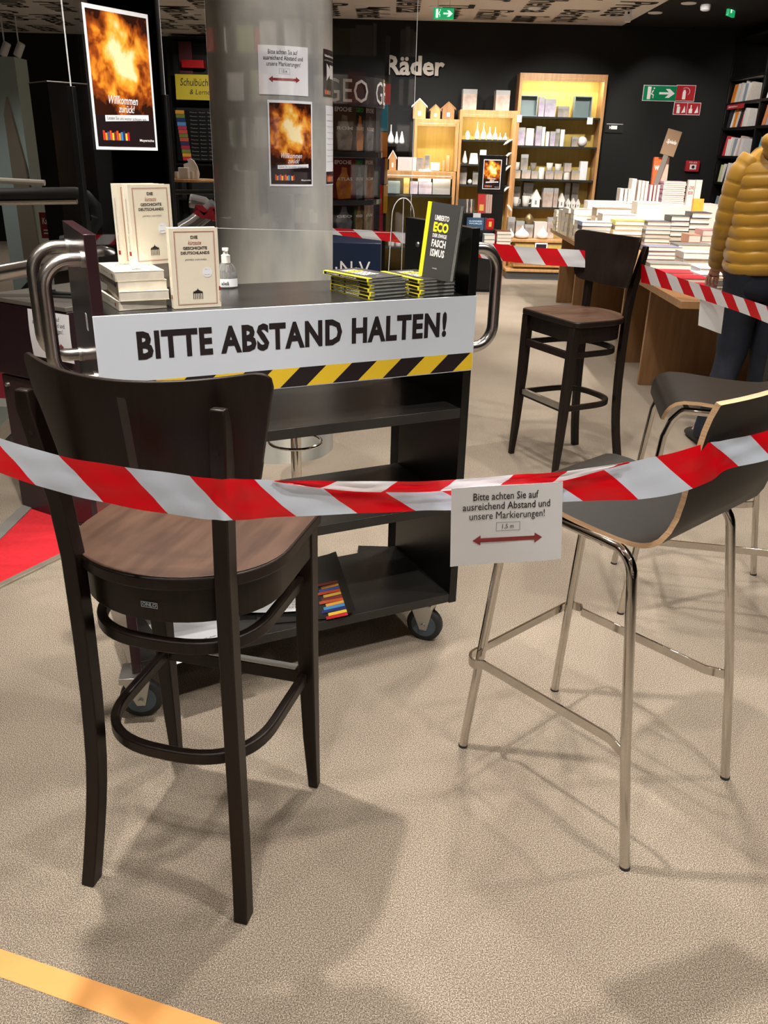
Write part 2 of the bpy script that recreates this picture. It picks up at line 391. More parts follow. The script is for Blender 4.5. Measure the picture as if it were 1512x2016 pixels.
for (x, y, p_) in [(-.75, 1.95, 2.5), (-.35, .35, .8), (1.05, 1.0, 1.2), (.55, 2.95, 1.0), (2.0, 2.2, 1.0), (-.2, 3.6, .5), (1.5, 4.3, 1.0), (.75, 3.55, 1.1), (-1.9, .2, .45), (2.3, .0, .7), (.5, -1.3, 1.0), (.6, 6.2, 1.0), (-1.3, 5.6, .7), (-3.2, 4.2, .9), (-3.4, 7.5, .8), (-.6, 8.2, .8), (.9, 8.6, 1.0)]:
    ceiling_lamp(x, y, power=p_, label='recessed ceiling spotlight ' + next(LN), group='recessed spotlights above the view')
far = [((370, 28), 'recessed ceiling spotlight above the dark shelf, left of the concrete column'), ((105, 24), 'recessed ceiling spotlight above the far left black pillar'), ((712, 12), 'recessed ceiling spotlight just right of the concrete column'), ((858, 13), 'recessed ceiling spotlight right above the green hanging exit sign'), ((1052, 16), 'recessed ceiling spotlight above the tallest shelf, the brighter one')]
for (q, lb) in far:
    P = onZ(q[0], q[1], CZ); ceiling_lamp(P.x, P.y, power=.9, label=lb)
P = onZ(1356, 6, 3.0); ceiling_lamp(P.x, P.y, 3.0, .8, 'recessed spotlight in the black ceiling strip at upper right', ang=80)
# lamps trained on the tables, shelves and signs
LM = iter(['aimed at the near half of the book table', 'aimed at the far half of the book table', 'aimed at the near edge of the book table', 'aimed at the low oak shelves', 'aimed at the tallest oak shelf', 'aimed at the oak shelf left end', 'aimed at the middle oak shelf', 'aimed at the black wall bookcase', 'aimed at the wall escape sign', 'aimed at the far dark bookcase'])
for (x, y, p_, aim) in [(2.2, 5.2, 4.2, (2.4, 7.0, .8)), (2.3, 7.2, 5.5, (2.3, 8.8, .8)), (2.4, 4.4, 1.6, (2.1, 5.6, .8)), (.2, 10.0, 1.6, (.4, 12, 1.2)), (2.1, 9.9, 2.0, (2.1, 12, 1.2)), (-.3, 9.6, 1.0, (-.3, 12, 1.0)), (1.2, 9.9, 1.0, (1.2, 12, 1.1)), (2.4, 9.4, 2.2, (4.4, 10.8, 1.6)), (2.9, 10.9, .55, (3.5, 12.0, 1.7)), (-2.2, 11.5, 1.3, (-2.4, 14, 1.4))]:
    ceiling_lamp(x, y, power=p_, aim=aim, ang=70, size=.05, label='ceiling spotlight ' + next(LM), group='recessed spotlights above the view')
ceiling_lamp(-.95, 1.0, power=1.5, label='narrow ceiling spotlight aimed at the cream paperbacks', aim=(-.72, 2.25, 1.2), ang=34, size=.03, group='recessed spotlights above the view')
# ================================================================== DARK BAR STOOLS
def dark_stool(label):
    t = thing('bar_stool', label, 'stool')
    def outline(k=0.0, yf=.215):
        pts = []
        hw = .226 - k; ry = .19 - k
        for i in range(25):
            a = PI * i / 24; pts.append((-hw * math.cos(a), -ry * math.sin(a)))
        c = .03
        for (cx_, cy_, a0) in ((hw - c, yf - k - c, 0), (-hw + c, yf - k - c, PI / 2)):
            for j in range(5): a = a0 + j * PI / 8; pts.append((cx_ + c * math.cos(a), cy_ + c * math.sin(a)))
        return pts
    obj('seat_rim', MB().prism(outline(), .752, .7785), M_dark, t, bevel=.004, ang=30)
    s = obj('seat', MB().prism(outline(.0035), .7786, .7805), M_seat, t, bevel=.0008, ang=30)
    obj('apron', MB().prism(outline(.018), .676, .7515), M_dark, t, bevel=.002)
    for sgn in (-1, 1):
        path = [(.181, -.207, 0), (.1765, -.195, .06), (.172, -.184, .12), (.1675, -.174, .18), (.1638, -.166, .24), (.161, -.160, .30), (.1588, -.156, .37), (.157, -.152, .46), (.156, -.150, .6), (.157, -.150, .78), (.163, -.157, .90), (.173, -.172, 1.0), (.180, -.186, 1.08), (.181, -.190, 1.112)]
        rings = []
        for i, (x, y, z) in enumerate(path):
            hx, hy = .0155, .018
            if i >= 12: hy = .014 if i == 12 else .009; hx = .0155 if i == 12 else .013
            rings.append([(sgn * x - hx, y - hy, z), (sgn * x + hx, y - hy, z), (sgn * x + hx, y + hy, z), (sgn * x - hx, y + hy, z)])
        lg = obj('leg', MB().loft(rings), M_dark, t, bevel=.003, ang=30)
        sc = MB().lathe([(.001, -.001), (.0052, -.001), (.0052, .0008), (.001, .0008)], 12, Matrix.Translation((sgn * .1745, -.1945, 1.035)) @ Matrix.Rotation(PI / 2, 4, 'X'))
        obj('screw_hole', sc, M_ink, lg)
        # front leg, tapered below
        rings = []
        for (x, y, z, h) in ((.193, .219, 0, .0125), (.190, .209, .16, .0165), (.188, .197, .45, .0205), (.190, .190, .751, .0215)):
            rings.append([(sgn * x - h, y - h, z), (sgn * x + h, y - h, z), (sgn * x + h, y + h, z), (sgn * x - h, y + h, z)])
        obj('leg', MB().loft(rings), M_dark, t, bevel=.003, ang=30)
    for z in (.347, .612):
        pts = [(.181, .185, z)]
        for i in range(29):
            a = PI * i / 28; c_, s_ = math.cos(a), math.sin(a)
            pts.append((.178 * math.copysign(abs(c_) ** .75, c_), .02 - .168 * abs(s_) ** .8, z))
        pts.append((-.181, .185, z))
        obj('bent_ring', MB().sweep(pts, [(-.010, -.014), (.010, -.014), (.010, .014), (-.010, .014)]), M_dark, t, bevel=.004)
        st = obj('stretcher', MB().box(-.172, .172, .185, .206, z - .018, z + .018), M_dark, t, bevel=.003)
        if z < .5:
            cp = MB().box(-.16, .16, .2061, .2078, z - .006, z + .0198).box(-.16, .16, .186, .2078, z + .0183, z + .0202)
            obj('metal_kick_strip', cp, M_zinc, st)
    # curved plywood backrest
    nu, nv = 40, 10; F_, B_ = [], []
    th = .006
    mb = MB(); vs = []
    def P(u, v, o):
        z0 = .903; z1 = 1.146
        hw = .202 + .042 * v
        # rounded corners
        x = u * hw; z = z0 + (z1 - z0) * v + .014 * u * u * v - .0 * (1 - v) + .02 * u * u * (1 - v)
        y = -.163 - .036 * v + .092 * (x / .23) ** 2
        ny = 1
        return (x, y + o, z)
    def shape():
        # outline param grid with rounded corners: remap v range by u
        for o in (-th, th):
            for j in range(nv + 1):
                for i in range(nu + 1):
                    u = math.sin(PI / 2 * (-1 + 2 * i / nu)) * .6 + .4 * (-1 + 2 * i / nu)
                    cu = max(0, abs(u) - .86) / .14
                    cut = (1 - math.sqrt(max(0, 1 - cu * cu))) * .14
                    v = cut + (1 - 2 * cut) * j / nv
                    vs.append(P(u, v, o))
    shape(); N = (nu + 1) * (nv + 1); fs = []
    for j in range(nv):
        for i in range(nu):
            a = j * (nu + 1) + i; q = (a, a + 1, a + nu + 2, a + nu + 1); fs += [q, tuple(N + k for k in reversed(q))]
    edge = [i for i in range(nu + 1)] + [(j + 1) * (nu + 1) - 1 for j in range(2, nv + 1)] + [nv * (nu + 1) + i for i in range(nu - 1, -1, -1)] + [j * (nu + 1) for j in range(nv - 1, 0, -1)]
    for k in range(len(edge)): p, q = edge[k], edge[(k + 1) % len(edge)]; fs.append((p, p + N, q + N, q))
    mb.add(vs, fs)
    bk = obj('backrest', mb, M_dark, t, bevel=.002, ang=40)
    def bmap(u, v, h):
        x = .012 + u; vv = (v + .1) / .2 * .86 + .02
        return Vector((x, -.163 - .036 * vv + .092 * (x / .23) ** 2 - th - .0006 - h, .903 + (1.146 - .903) * vv))
    sheet('clear_tape_strip', .016, .2, bmap, mat('clear_tape', (.35, .34, .3), .25, alpha=.05), bk, 2, 6, .0002)
    return t
D1 = dark_stool('dark wooden bar stool with worn brown seat in the left foreground, seen from behind')
D1.location = (-.4012, 1.5367, 0); D1.rotation_euler = (0, 0, -.2438)
sm = Matrix.Translation((0, 0, 0))
# maker's sticker, only on the near stool
mp = lambda u, v, h: Vector((-.045 + u, -.170 + .012 * abs(u) - h - .0045, .715 + v))
print2d('maker_sticker', frame2d(-.017, .017, -.006, .006, .0012) + [T('ONLO', 0, 0, .010, bold=.02)], lambda u, v, h: Vector((.0 + u + .01, -.1735 - h, .712 + v)), mat('pale_sticker', (.35, .42, .48), .5), D1)
D2 = dup(D1, (.9683, 4.2739, 0), 2.0421, 'dark-stained wooden bar stool standing in the aisle, by the book table')
for c in list(D2.children):
    for g in list(c.children):
        if g.name.startswith('clear_tape'): bpy.data.objects.remove(g)
    if c.name.startswith('maker_sticker'): bpy.data.objects.remove(c)
# ================================================================== CHROME STOOLS
def chrome_stool(label):
    t = thing('plywood_stool', label, 'stool')
    for s in (-1, 1):
        pts = [(.2036, .220, 0), (.170, .166, .66)]
        pts += [(.166 + .002 * i, .158 - .03 * math.sin(i * PI / 12) - .012 * i / 6, .70 + .052 * (math.sin(i * PI / 12))) for i in range(1, 7)]
        pts += [(.190, .0, .752), (.200, -.12, .752)]
        for i in range(1, 8):
            a = PI / 2 * i / 7 * .92; pts.append((.202 + .001 * i, -.150 - .058 * math.sin(a), .752 - .06 * (1 - math.cos(a))))
        pts += [(.2323, -.2715, .2953), (.2332, -.3175, .0)]
        pts = [(s * x, y, z) for x, y, z in pts]
        fr = obj('side_frame', MB().tube(pts, .0118, 12), M_chrome, t, ang=60)
        for q in (pts[0], pts[-1]):
            obj('foot_cap', MB().lathe([(.0126, 0), (.0126, .005), (.0119, .007)], 12, Matrix.Translation((q[0], q[1], 0))), M_rub, fr)
    fb = [(.2323, -.262, .2953), (.213, -.215, .2953), (.211, .165, .2953)]
    for i in range(7):
        a = PI / 2 * i / 6; fb.append((.186 + .036 * math.cos(a) + .006, .182 + .036 * math.sin(a), .2953))
    path = fb + [(-x, y, z) for x, y, z in reversed(fb)]
    obj('footrest', MB().sweep(path, [(-.003, -.0125), (.003, -.0125), (.003, .0125), (-.003, .0125)]), M_chrome, t, bevel=.001)
    obj('cross_bar', MB().tube([(-.175, .1, .745), (.175, .1, .745)], .008, 10).tube([(-.2, -.12, .745), (.2, -.12, .745)], .008, 10), M_chrome, t)
    prof = [(.184, .716), (.182, .735), (.178, .752), (.169, .770), (.152, .783), (.125, .790), (.08, .790), (.02, .784), (-.05, .777), (-.11, .7735), (-.16, .772), (-.19, .7735), (-.213, .778), (-.232, .786), (-.248, .80), (-.260, .822), (-.268, .85), (-.276, .89), (-.283, .93), (-.291, .99), (-.298, 1.04), (-.305, 1.07), (-.315, 1.098)]
    # resample smoothly
    n = len(prof); TH = .0115
    nrm = []
    for i in range(n):
        a = Vector(prof[max(0, i - 1)]); b = Vector(prof[min(n - 1, i + 1)]); d = (b - a).normalized(); nrm.append(Vector((d.y, -d.x)))   # toward sitter side
    nx = 10; vs = []
    def hw(i):
        y, z = prof[i]
        if z < .77 and y > .1: k = min(1, (.785 - z) / .07); return .200 - .030 * k * k
        if z > .8 and y < 0: return .200 - .012 * math.sin(min(1, (z - .8) / .12) * PI) + .004
        return .203
    for lay in (0, 1):
        for i in range(n):
            q = Vector(prof[i]) + (nrm[i] * TH * -1 if lay else Vector((0, 0)))
            for k in range(nx + 1):
                u = -1 + 2 * k / nx; vs.append((u * hw(i), q.x + (.0 if prof[i][1] < .85 else -.02 * (1 - u * u)), q.y + (.0 if i < n - 1 else 0)))
    N = n * (nx + 1); fs = []
    for i in range(n - 1):
        for k in range(nx):
            a = i * (nx + 1) + k; fs += [(a, a + 1, a + nx + 2, a + nx + 1), (N + a, N + a + nx + 1, N + a + nx + 2, N + a + 1)]
    surf = MB().add(vs, fs)
    edge = [k for k in range(nx + 1)] + [(i + 1) * (nx + 1) - 1 for i in range(1, n)] + [(n - 1) * (nx + 1) + k for k in range(nx - 1, -1, -1)] + [i * (nx + 1) for i in range(n - 2, 0, -1)]
    ef = [(edge[k], edge[k] + N, edge[(k + 1) % len(edge)] + N, edge[(k + 1) % len(edge)]) for k in range(len(edge))]
    me = MB(); me.add(vs, fs + ef)
    o = obj('seat_shell', me, M_ply, t, ang=50)
    o.data.materials.append(M_plyedge)
    nf = len(fs)
    for p in o.data.polygons:
        vv = list(p.vertices)
        lay = sum(1 for q in vv if q >= N)
        p.material_index = 1 if lay == 2 else 0
    return t
S1 = chrome_stool('chrome-legged stool with black plywood shell in the right foreground, tape stuck across its back')
S1.location = (.5326, 1.8468, 0); S1.rotation_euler = (0, 0, .7395)
S2 = dup(S1, (1.1085, 2.7862, 0), 1.39, 'chrome-legged plywood stool behind the nearer one, cut by the right edge')
# ================================================================== CART
kt = .0271; KW = 1.0385; KD = .3971
C = thing('book_cart', 'black wheeled book trolley with steel handles and open shelves under the safety sign', 'trolley', (.2439, 2.4167, 0), .458)
CM = Matrix.Translation((.2439, 2.4167, 0)) @ Matrix.Rotation(.458, 4, 'Z'); CMI = CM.inverted()
def cartP(px, py, n, d):           # pixel to point on cart-local plane (axis n = d), in cart coordinates
    a = CMI @ EYE; r = CMI.to_3x3() @ ray(px, py); return a + r * ((d - a[n]) / r[n])
for (x0, x1, lab) in ((-KW, -KW + kt, 1), (-kt, 0, 0)):
    sp = obj('side_panel', MB().box(x0, x1, 0, KD, .1475, 1.3134), M_side if lab else M_black, C, bevel=.0015)
    for (yy, zz) in ((.09, 1.24), (.31, 1.24)):
        xx = x1 if lab else x0
        obj('bolt', MB().lathe([(.001, 0), (.009, 0), (.007, .004), (.001, .005)], 12, Matrix.Translation((xx, yy, zz)) @ Matrix.Rotation(PI / 2 * (1 if lab else -1), 4, 'Y')), M_zinc, sp)
for (z, nm) in ((1.118, 'counter_top'), (.8059, 'shelf'), (.5014, 'shelf'), (.181, 'shelf')):
    hh = .030 if nm == 'shelf' else .032
    obj(nm, MB().box(-KW + kt, -kt, .001, KD - .002, z - hh, z), mat('black_shelf_top', (.022, .021, .020), .27, noise=.25, nscale=5), C, bevel=.0012)
def handle(x, s, y):
    pts = [(x, y, 1.255)]
    for i in range(9): a = PI / 2 * i / 8; pts.append((x + s * (.030 + .062 * math.sin(a)), y, 1.255 - .062 * (1 - math.cos(a))))
    for i in range(9): a = PI / 2 * i / 8; pts.append((x + s * (.092 - .062 * (1 - math.cos(a))), y, 1.037 - .062 * math.sin(a)))
    pts.append((x, y, .975))
    h = obj('handle', MB().tube(pts, .0165, 14), M_steel, C, ang=60)
    for z in (1.255, .975):
        obj('flange', MB().lathe([(.001, 0), (.019, 0), (.019, .006), (.001, .006)], 16, Matrix.Translation((x, y, z)) @ Matrix.Rotation(s * PI / 2, 4, 'Y')), M_zinc, h)
for y in (.045, .33):
    handle(-KW, -1, y); handle(0, 1, y)
obj('paint_chip', MB().box(-KW - .0006, -KW, .10, .125, 1.08, 1.12), M_white, C)
def caster(x, y, ang):
    c = thing('caster', '', '')
    del c['label']; del c['category']
    c.parent = C; c.location = (x, y, 0); c.rotation_euler = (0, 0, ang)
    obj('wheel', MB().lathe([(.036, -.016), (.053, -.016), (.060, -.010), (.060, .010), (.053, .016), (.036, .016)], 28, Matrix.Translation((0, 0, .060)) @ Matrix.Rotation(PI / 2, 4, 'Y')), M_rub, c, ang=50)
    obj('hub', MB().lathe([(.001, -.019), (.012, -.019), (.014, -.017), (.042, -.0165), (.042, .0165), (.014, .017), (.012, .019), (.001, .019)], 24, Matrix.Translation((0, 0, .060)) @ Matrix.Rotation(PI / 2, 4, 'Y')), M_blue, c)
    fk = MB()
    for s in (-1, 1):
        fk.add(*((lambda vs: (vs, [(0, 1, 2, 3, 4), (9, 8, 7, 6, 5), (0, 5, 6, 1), (1, 6, 7, 2), (2, 7, 8, 3), (3, 8, 9, 4), (4, 9, 5, 0)]))([(s * .021 + o, yy, zz) for o in (0, .003) for yy, zz in ((-.012, .042), (.012, .042), (.045, .122), (.0, .136), (-.03, .122))])))
    fk.box(-.024, .024, -.03, .045, .122, .128)
    obj('fork', fk, M_zinc, c, bevel=.001)
    obj('axle', MB().lathe([(.001, -.028), (.007, -.028), (.007, .028), (.001, .028)], 10, Matrix.Translation((0, 0, .060)) @ Matrix.Rotation(PI / 2, 4, 'Y')), M_zinc, c)
    obj('mount_plate', MB().box(-.04, .04, -.03, .05, .128, .1475), M_zinc, c, bevel=.001)
caster(-.085, .05, .75); caster(-KW + .02, .012, 1.25); caster(-KW + .07, KD - .06, .5); caster(-.09, KD - .06, -.3)
# sign board along the front
SB = thing('safety_sign_board', 'long white distancing board with yellow-black stripes on the trolley front', 'sign', tuple(CM @ Vector((0, 0, 0))), .458)
obj('board', MB().box(-KW, .0, -.005, -.0008, .9194, 1.1327), M_signw, SB, bevel=.0008)
hz = sheet('hazard_strip', KW - .004, .050, planemap((-KW / 2, -.0054, .9194 + .0275), (1, 0, 0), (0, 0, 1)), uv_stripes('hazard_print', (.012, .008, .010), s2l(226, 192, 46), .1444, -.0544, .35, .5), SB, 20, 1, .0003)
P0 = cartP(272, 703, 1, -.005); P1 = cartP(878, 660, 1, -.005)
pm = planemap((0, -.0052, 0), (1, 0, 0), (0, 0, 1))
zc = cartP(272, 672, 1, -.005).z
print2d('lettering', [Tfit('BITTE ABSTAND HALTEN!', P0.x, P1.x, 1.024, 1.092, bold=.042, ref='H', space=1.1)], pm, M_ink, SB)
# ---------------- papers and goods on the cart
def dist_sign(name, label, w_, h_, mapf, th=.0004, nx=10, ny=6):
    t = thing(name, label, 'sign')
    sheet('paper', w_, h_, mapf, M_white, t, nx, ny, th)
    sh = [Tfit('Bitte achten Sie auf', -.31 * w_, .27 * w_, .33 * h_, .42 * h_, ref='B', bold=.006), Tfit('ausreichend Abstand und', -.40 * w_, .38 * w_, .21 * h_, .30 * h_, ref='A', bold=.006), Tfit('unsere Markierungen!', -.34 * w_, .33 * w_, .09 * h_, .18 * h_, ref='M')]
    sh = [([(x, y) for x, y in v], f) for v, f in sh]
    print2d('lettering', sh + [Tfit('1,5 m', -.05 * w_, .05 * w_, -.04 * h_, .015 * h_, ref='1')] + frame2d(-.105 * w_, .105 * w_, -.07 * h_, .04 * h_, .0006), mapf, M_ink, t)
    print2d('arrow', [arrow2(.62 * w_, .13 * h_, 0, -.18 * h_)], mapf, M_dred, t)
    return t
# front paper hanging from the tape
def bil(c00, c10, c11, c01, curl=None):
    c00, c10, c11, c01 = map(Vector, (c00, c10, c11, c01)); N = (c10 - c00).cross(c01 - c00).normalized()
    W_ = ((c10 - c00).length + (c11 - c01).length) / 2; H_ = ((c01 - c00).length + (c11 - c10).length) / 2
    def f(u, v, h):
        a = u / W_ + .5; b = v / H_ + .5
        p = c00 * (1 - a) * (1 - b) + c10 * a * (1 - b) + c11 * a * b + c01 * (1 - a) * b
        return p + N * (h + (curl(u, v) if curl else 0))
    return f, W_, H_
Y1, Y2 = 1.335, 1.43
f_, W_, H_ = bil(onY(887, 1117, Y1 + .03), onY(1104, 1099, Y2 + .02), onY(1108, 948, Y2), onY(889, 962, Y1), curl=lambda u, v: .004 * math.sin(u * 22) * (.5 - v * 3))
dist_sign('paper_sign', 'white distancing notice with a red arrow hanging from the near tape', W_, H_, f_)
# ================================================================== BARRIER TAPE
def ribbon(name, label, segs, mt, sub=6, wr=.0012, group=None, u0=0.0):
    """segs: (px, top, bottom, Y)"""
    L = []; R = []
    for i in range(len(segs) - 1):
        a, b = segs[i], segs[i + 1]; a0 = segs[max(0, i - 1)]; b1 = segs[min(len(segs) - 1, i + 2)]
        for s in range(sub):
            t = s / sub; q = []
            for k in range(4):
                p0, p1, p2, p3 = a0[k], a[k], b[k], b1[k]
                q.append(.5 * ((2 * p1) + (-p0 + p2) * t + (2 * p0 - 5 * p1 + 4 * p2 - p3) * t * t + (-p0 + 3 * p1 - 3 * p2 + p3) * t ** 3))
            L.append(q)
    L.append(list(segs[-1]))
    nv = 6; vs = []; uvs = []; u = u0; prev = None
    for i, q in enumerate(L):
        T_ = onY(q[0], q[1], q[3]); B_ = onY(q[0], q[2], q[3]); c = (T_ + B_) / 2
        if prev is not None: u += (c - prev).length
        prev = c
        for k in range(nv + 1):
            v = k / nv; p = B_.lerp(T_, v)
            p = p + Vector((0, -1, 0)) * (wr * math.sin(i * .9 + v * 7) + wr * .8 * math.sin(i * .37 - v * 11))
            vs.append(p); uvs.append((u, v))
    n = len(L); fs = [(i * (nv + 1) + k, (i + 1) * (nv + 1) + k, (i + 1) * (nv + 1) + k + 1, i * (nv + 1) + k + 1) for i in range(n - 1) for k in range(nv)]
    mb = MB().add(vs, fs); me = mb.me(name); me.materials.append(mt); me.shade_smooth()
    uvl = me.uv_layers.new(name='UVMap')
    for lp in me.loops: uvl.data[lp.index].uv = uvs[lp.vertex_index]
    o = bpy.data.objects.new(name, me); COL.objects.link(o)
    if label: tag(o, label, 'barrier tape', group)
    return o
M_tape1 = uv_stripes('near_barrier_film', s2l(222, 12, 28), s2l(205, 216, 232), .215, .072, .25, .5, .15)
tp = ribbon('barrier_tape', 'red and white barrier tape strung between the two near stools', [(-60, 845, 915, 1.20), (0, 863, 931, 1.235), (100, 893, 965, 1.265), (200, 912, 988, 1.268), (300, 927, 1007, 1.262), (400, 940, 1022, 1.256), (437, 943, 1024, 1.252), (470, 943, 1024, 1.258), (560, 947, 1018, 1.29), (700, 955, 1011, 1.33), (820, 960, 1006, 1.365), (900, 955, 1004, 1.385), (1000, 940, 998, 1.41), (1110, 938, 988, 1.44), (1220, 913, 985, 1.46), (1310, 895, 976, 1.475), (1395, 872, 950, 1.488), (1430, 866, 925, 1.50), (1512, 848, 905, 1.57), (1600, 820, 880, 1.66)], M_tape1)
fd = ribbon('folded_edge', None, [(540, 946, 947.5, 1.281), (640, 947, 962, 1.306), (760, 948, 970, 1.338), (880, 945, 966, 1.368), (1000, 936, 957, 1.396), (1110, 928, 946, 1.430), (1240, 909, 911, 1.456)], uv_stripes('near_barrier_film_back', s2l(222, 20, 34), s2l(236, 238, 244), .215, -.03, .25, .5, .15), u0=.03)
fd.parent = tp
# ================================================================== BOOKS
BK = {}
def book_meshes(col, page=None):
    key = (tuple(round(c, 3) for c in col))
    if key not in BK:
        mc = paint(col, .4); t = .07
        cv = MB().box(0, 1, 0, 1, 0, t).box(0, 1, 0, 1, 1 - t, 1).box(-.012, .0, 0, 1, 0, 1)
        m1 = cv.me('cover'); m1.materials.append(mc)
        pg = MB().box(.0, .975, .02, .98, t, 1 - t); m2 = pg.me('pages'); m2.materials.append(M_pages)
        BK[key] = (m1, m2)
    return BK[key]
def book(name, label, col, w_, h_, t_, M, group=None, cat='book'):
    """lying book: spine along local y at x=0, width x, height y, thickness z; M places it"""
    m1, m2 = book_meshes(col)
    t = thing(name, label, cat, (0, 0, 0), 0, group)
    t.matrix_world = M @ Matrix.Diagonal((w_, h_, t_, 1))
    for nm, me in (('cover', m1), ('pages', m2)):
        o = bpy.data.objects.new(nm, me); COL.objects.link(o); o.parent = t
    return t
CZT = 1.1335  # counter surface + hair
for o in C.children:
    if o.name.startswith('counter_top'): o.data.transform(Matrix.Translation((0, 0, .0145)))
# gate silhouette emblem
def gate(cx, cy, s):
    L = [Q(cx - .5 * s, cx + .5 * s, cy + .30 * s, cy + .42 * s), Q(cx - .46 * s, cx + .46 * s, cy + .44 * s, cy + .50 * s), Q(cx - .26 * s, cx + .26 * s, cy + .50 * s, cy + .58 * s), Q(cx - .10 * s, cx + .10 * s, cy + .58 * s, cy + .68 * s), Q(cx - .02 * s, cx + .02 * s, cy + .68 * s, cy + .82 * s)]
    for i in range(6): x = cx - .46 * s + i * .92 * s / 5; L.append(Q(x - .035 * s, x + .035 * s, cy - .3 * s, cy + .3 * s))
    return L
M_gold = mat('rust_border_ink', (.36, .10, .07), .5)
M_grey = mat('grey_ink', (.25, .25, .27), .5)
CW, CH, CT = .117, .188, .026
def cream_book(label, M, group=None):
    """standing: local x = width, z = height, cover faces -y"""
    t = thing('cream_paperback', label, 'book', group=group)
    t.matrix_world = M
    obj('cover', MB().box(0, CW, 0, .0006, 0, CH).box(0, CW, CT - .0006, CT, 0, CH).box(-.0006, 0, 0, CT, 0, CH), M_cream, t, smooth=False)
    obj('pages', MB().box(.0002, CW - .001, .0007, CT - .0007, .001, CH - .001), M_pages, t, smooth=False)
    mp = planemap((0, 0, 0), (1, 0, 0), (0, 0, 1)); W = CW
    print2d('title', [Tfit('DIE', .050, .067, .163, .170, bold=.03), Tfit('GESCHICHTE', .030, .089, .138, .145, bold=.03), Tfit('DEUTSCHLANDS', .024, .094, .127, .134, bold=.03), Tfit('JAMES HAWES', .033, .086, .112, .1165, bold=.0)] + gate(.060, .028, .024), mp, M_ink, t)
    print2d('red_title', [Tfit('kürzeste', .043, .075, .149, .159, shear=.3)], mp, M_dred, t)
    print2d('border', frame2d(.010, W - .009, .008, CH - .008, .0012) + frame2d(.0125, W - .0115, .0105, CH - .0105, .0004), mp, M_gold, t)
    n = 20; a = [(.086 + .0125 * math.cos(2 * PI * k / n), .085 + .0125 * math.sin(2 * PI * k / n)) for k in range(n)]
    print2d('round_sticker', [(a, [tuple(range(n))])], mp, M_white, t, lift=.0008)
    print2d('sticker_text', [Tfit('Nr. 1', .081, .091, .090, .0925), Tfit('Bestseller', .079, .093, .078, .0805)], mp, M_grey, t, lift=.001)
    sp = planemap((0, CT, 0), (0, -1, 0), (0, 0, 1))
    # spine (faces -x): text running up
    spm = lambda u, v, h: Vector((-.0008 - h, CT / 2 + v, u))
    print2d('spine_text', [Tfit('DIE KÜRZESTE GESCHICHTE DEUTSCHLANDS', .075, .155, -.003, .003), Tfit('JAMES HAWES', .035, .068, -.003, .003)], spm, M_grey, t)
    print2d('spine_mark', [Q(.022, .032, -.005, .005)], spm, M_dred, t)
    return t
def flat(P, yaw, z):      # matrix: lying book. local (x=width, y=-thickness.., z=height) -> lie down, cover up
    return Matrix.Translation((P.x, P.y, z)) @ Matrix.Rotation(yaw, 4, 'Z')
def stand(P, Qp, z, lean=0, roll=0):
    yaw = math.atan2(Qp.y - P.y, Qp.x - P.x)
    return Matrix.Translation((P.x, P.y, z)) @ Matrix.Rotation(yaw, 4, 'Z') @ Matrix.Rotation(lean, 4, 'X')
LIE = Matrix.Translation((0, 0, CT)) @ Matrix.Rotation(-PI / 2, 4, 'X')   # cover (-y) -> up (+z), height (+z)-> +y
A = Vector((-.6465, 2.031, 0)); yw = math.atan2(.057, .102)
nm4 = ['bottom', 'second from the bottom', 'third from the bottom', 'top']
jit = [(0, 0), (.006, -.004), (.003, .002), (-.002, .0)]
for i in range(4):
    P = A + Vector((jit[i][0], jit[i][1], 0))
    cream_book('cream paperback lying %s in the stack of four on the trolley' % (nm4[i] if i in (0, 3) else nm4[i]), Matrix.Translation((P.x, P.y, CZT + i * (CT + .0005) * .85)) @ Matrix.Rotation(yw + (.03, -.05, .02, .0)[i], 4, 'Z') @ Matrix.Diagonal((1, 1, .85, 1)) @ LIE, 'cream paperbacks on the trolley')
zs = CZT + 4 * .85 * (CT + .0005) + .0005
cream_book('cream paperback standing on the stack, the left and rear one of the two', stand(Vector((-.668, 2.173, 0)), Vector((-.590, 2.253, 0)), zs, -.01), 'cream paperbacks on the trolley')
cream_book('cream paperback standing upright on the stack, overlapping its twin at left', stand(Vector((-.634, 2.150, 0)), Vector((-.556, 2.232, 0)), zs, -.01), 'cream paperbacks on the trolley')
fbk = cream_book('cream paperback standing alone at the counter front, beside the hand gel bottle', stand(Vector((-.524, 2.074, 0)), Vector((-.423, 2.126, 0)), CZT, 0), 'cream paperbacks on the trolley')
print2d('publisher_mark', [Q(CW - .004, CW, .040, .050)], planemap((0, 0, 0), (1, 0, 0), (0, 0, 1)), M_dred, fbk, lift=.0009)
print2d('publisher_name', [Tfit('ullstein', .012, .036, -.0015, .0015)], lambda u, v, h: Vector((CW - .0025 - v, -h, u)), M_gold, fbk)
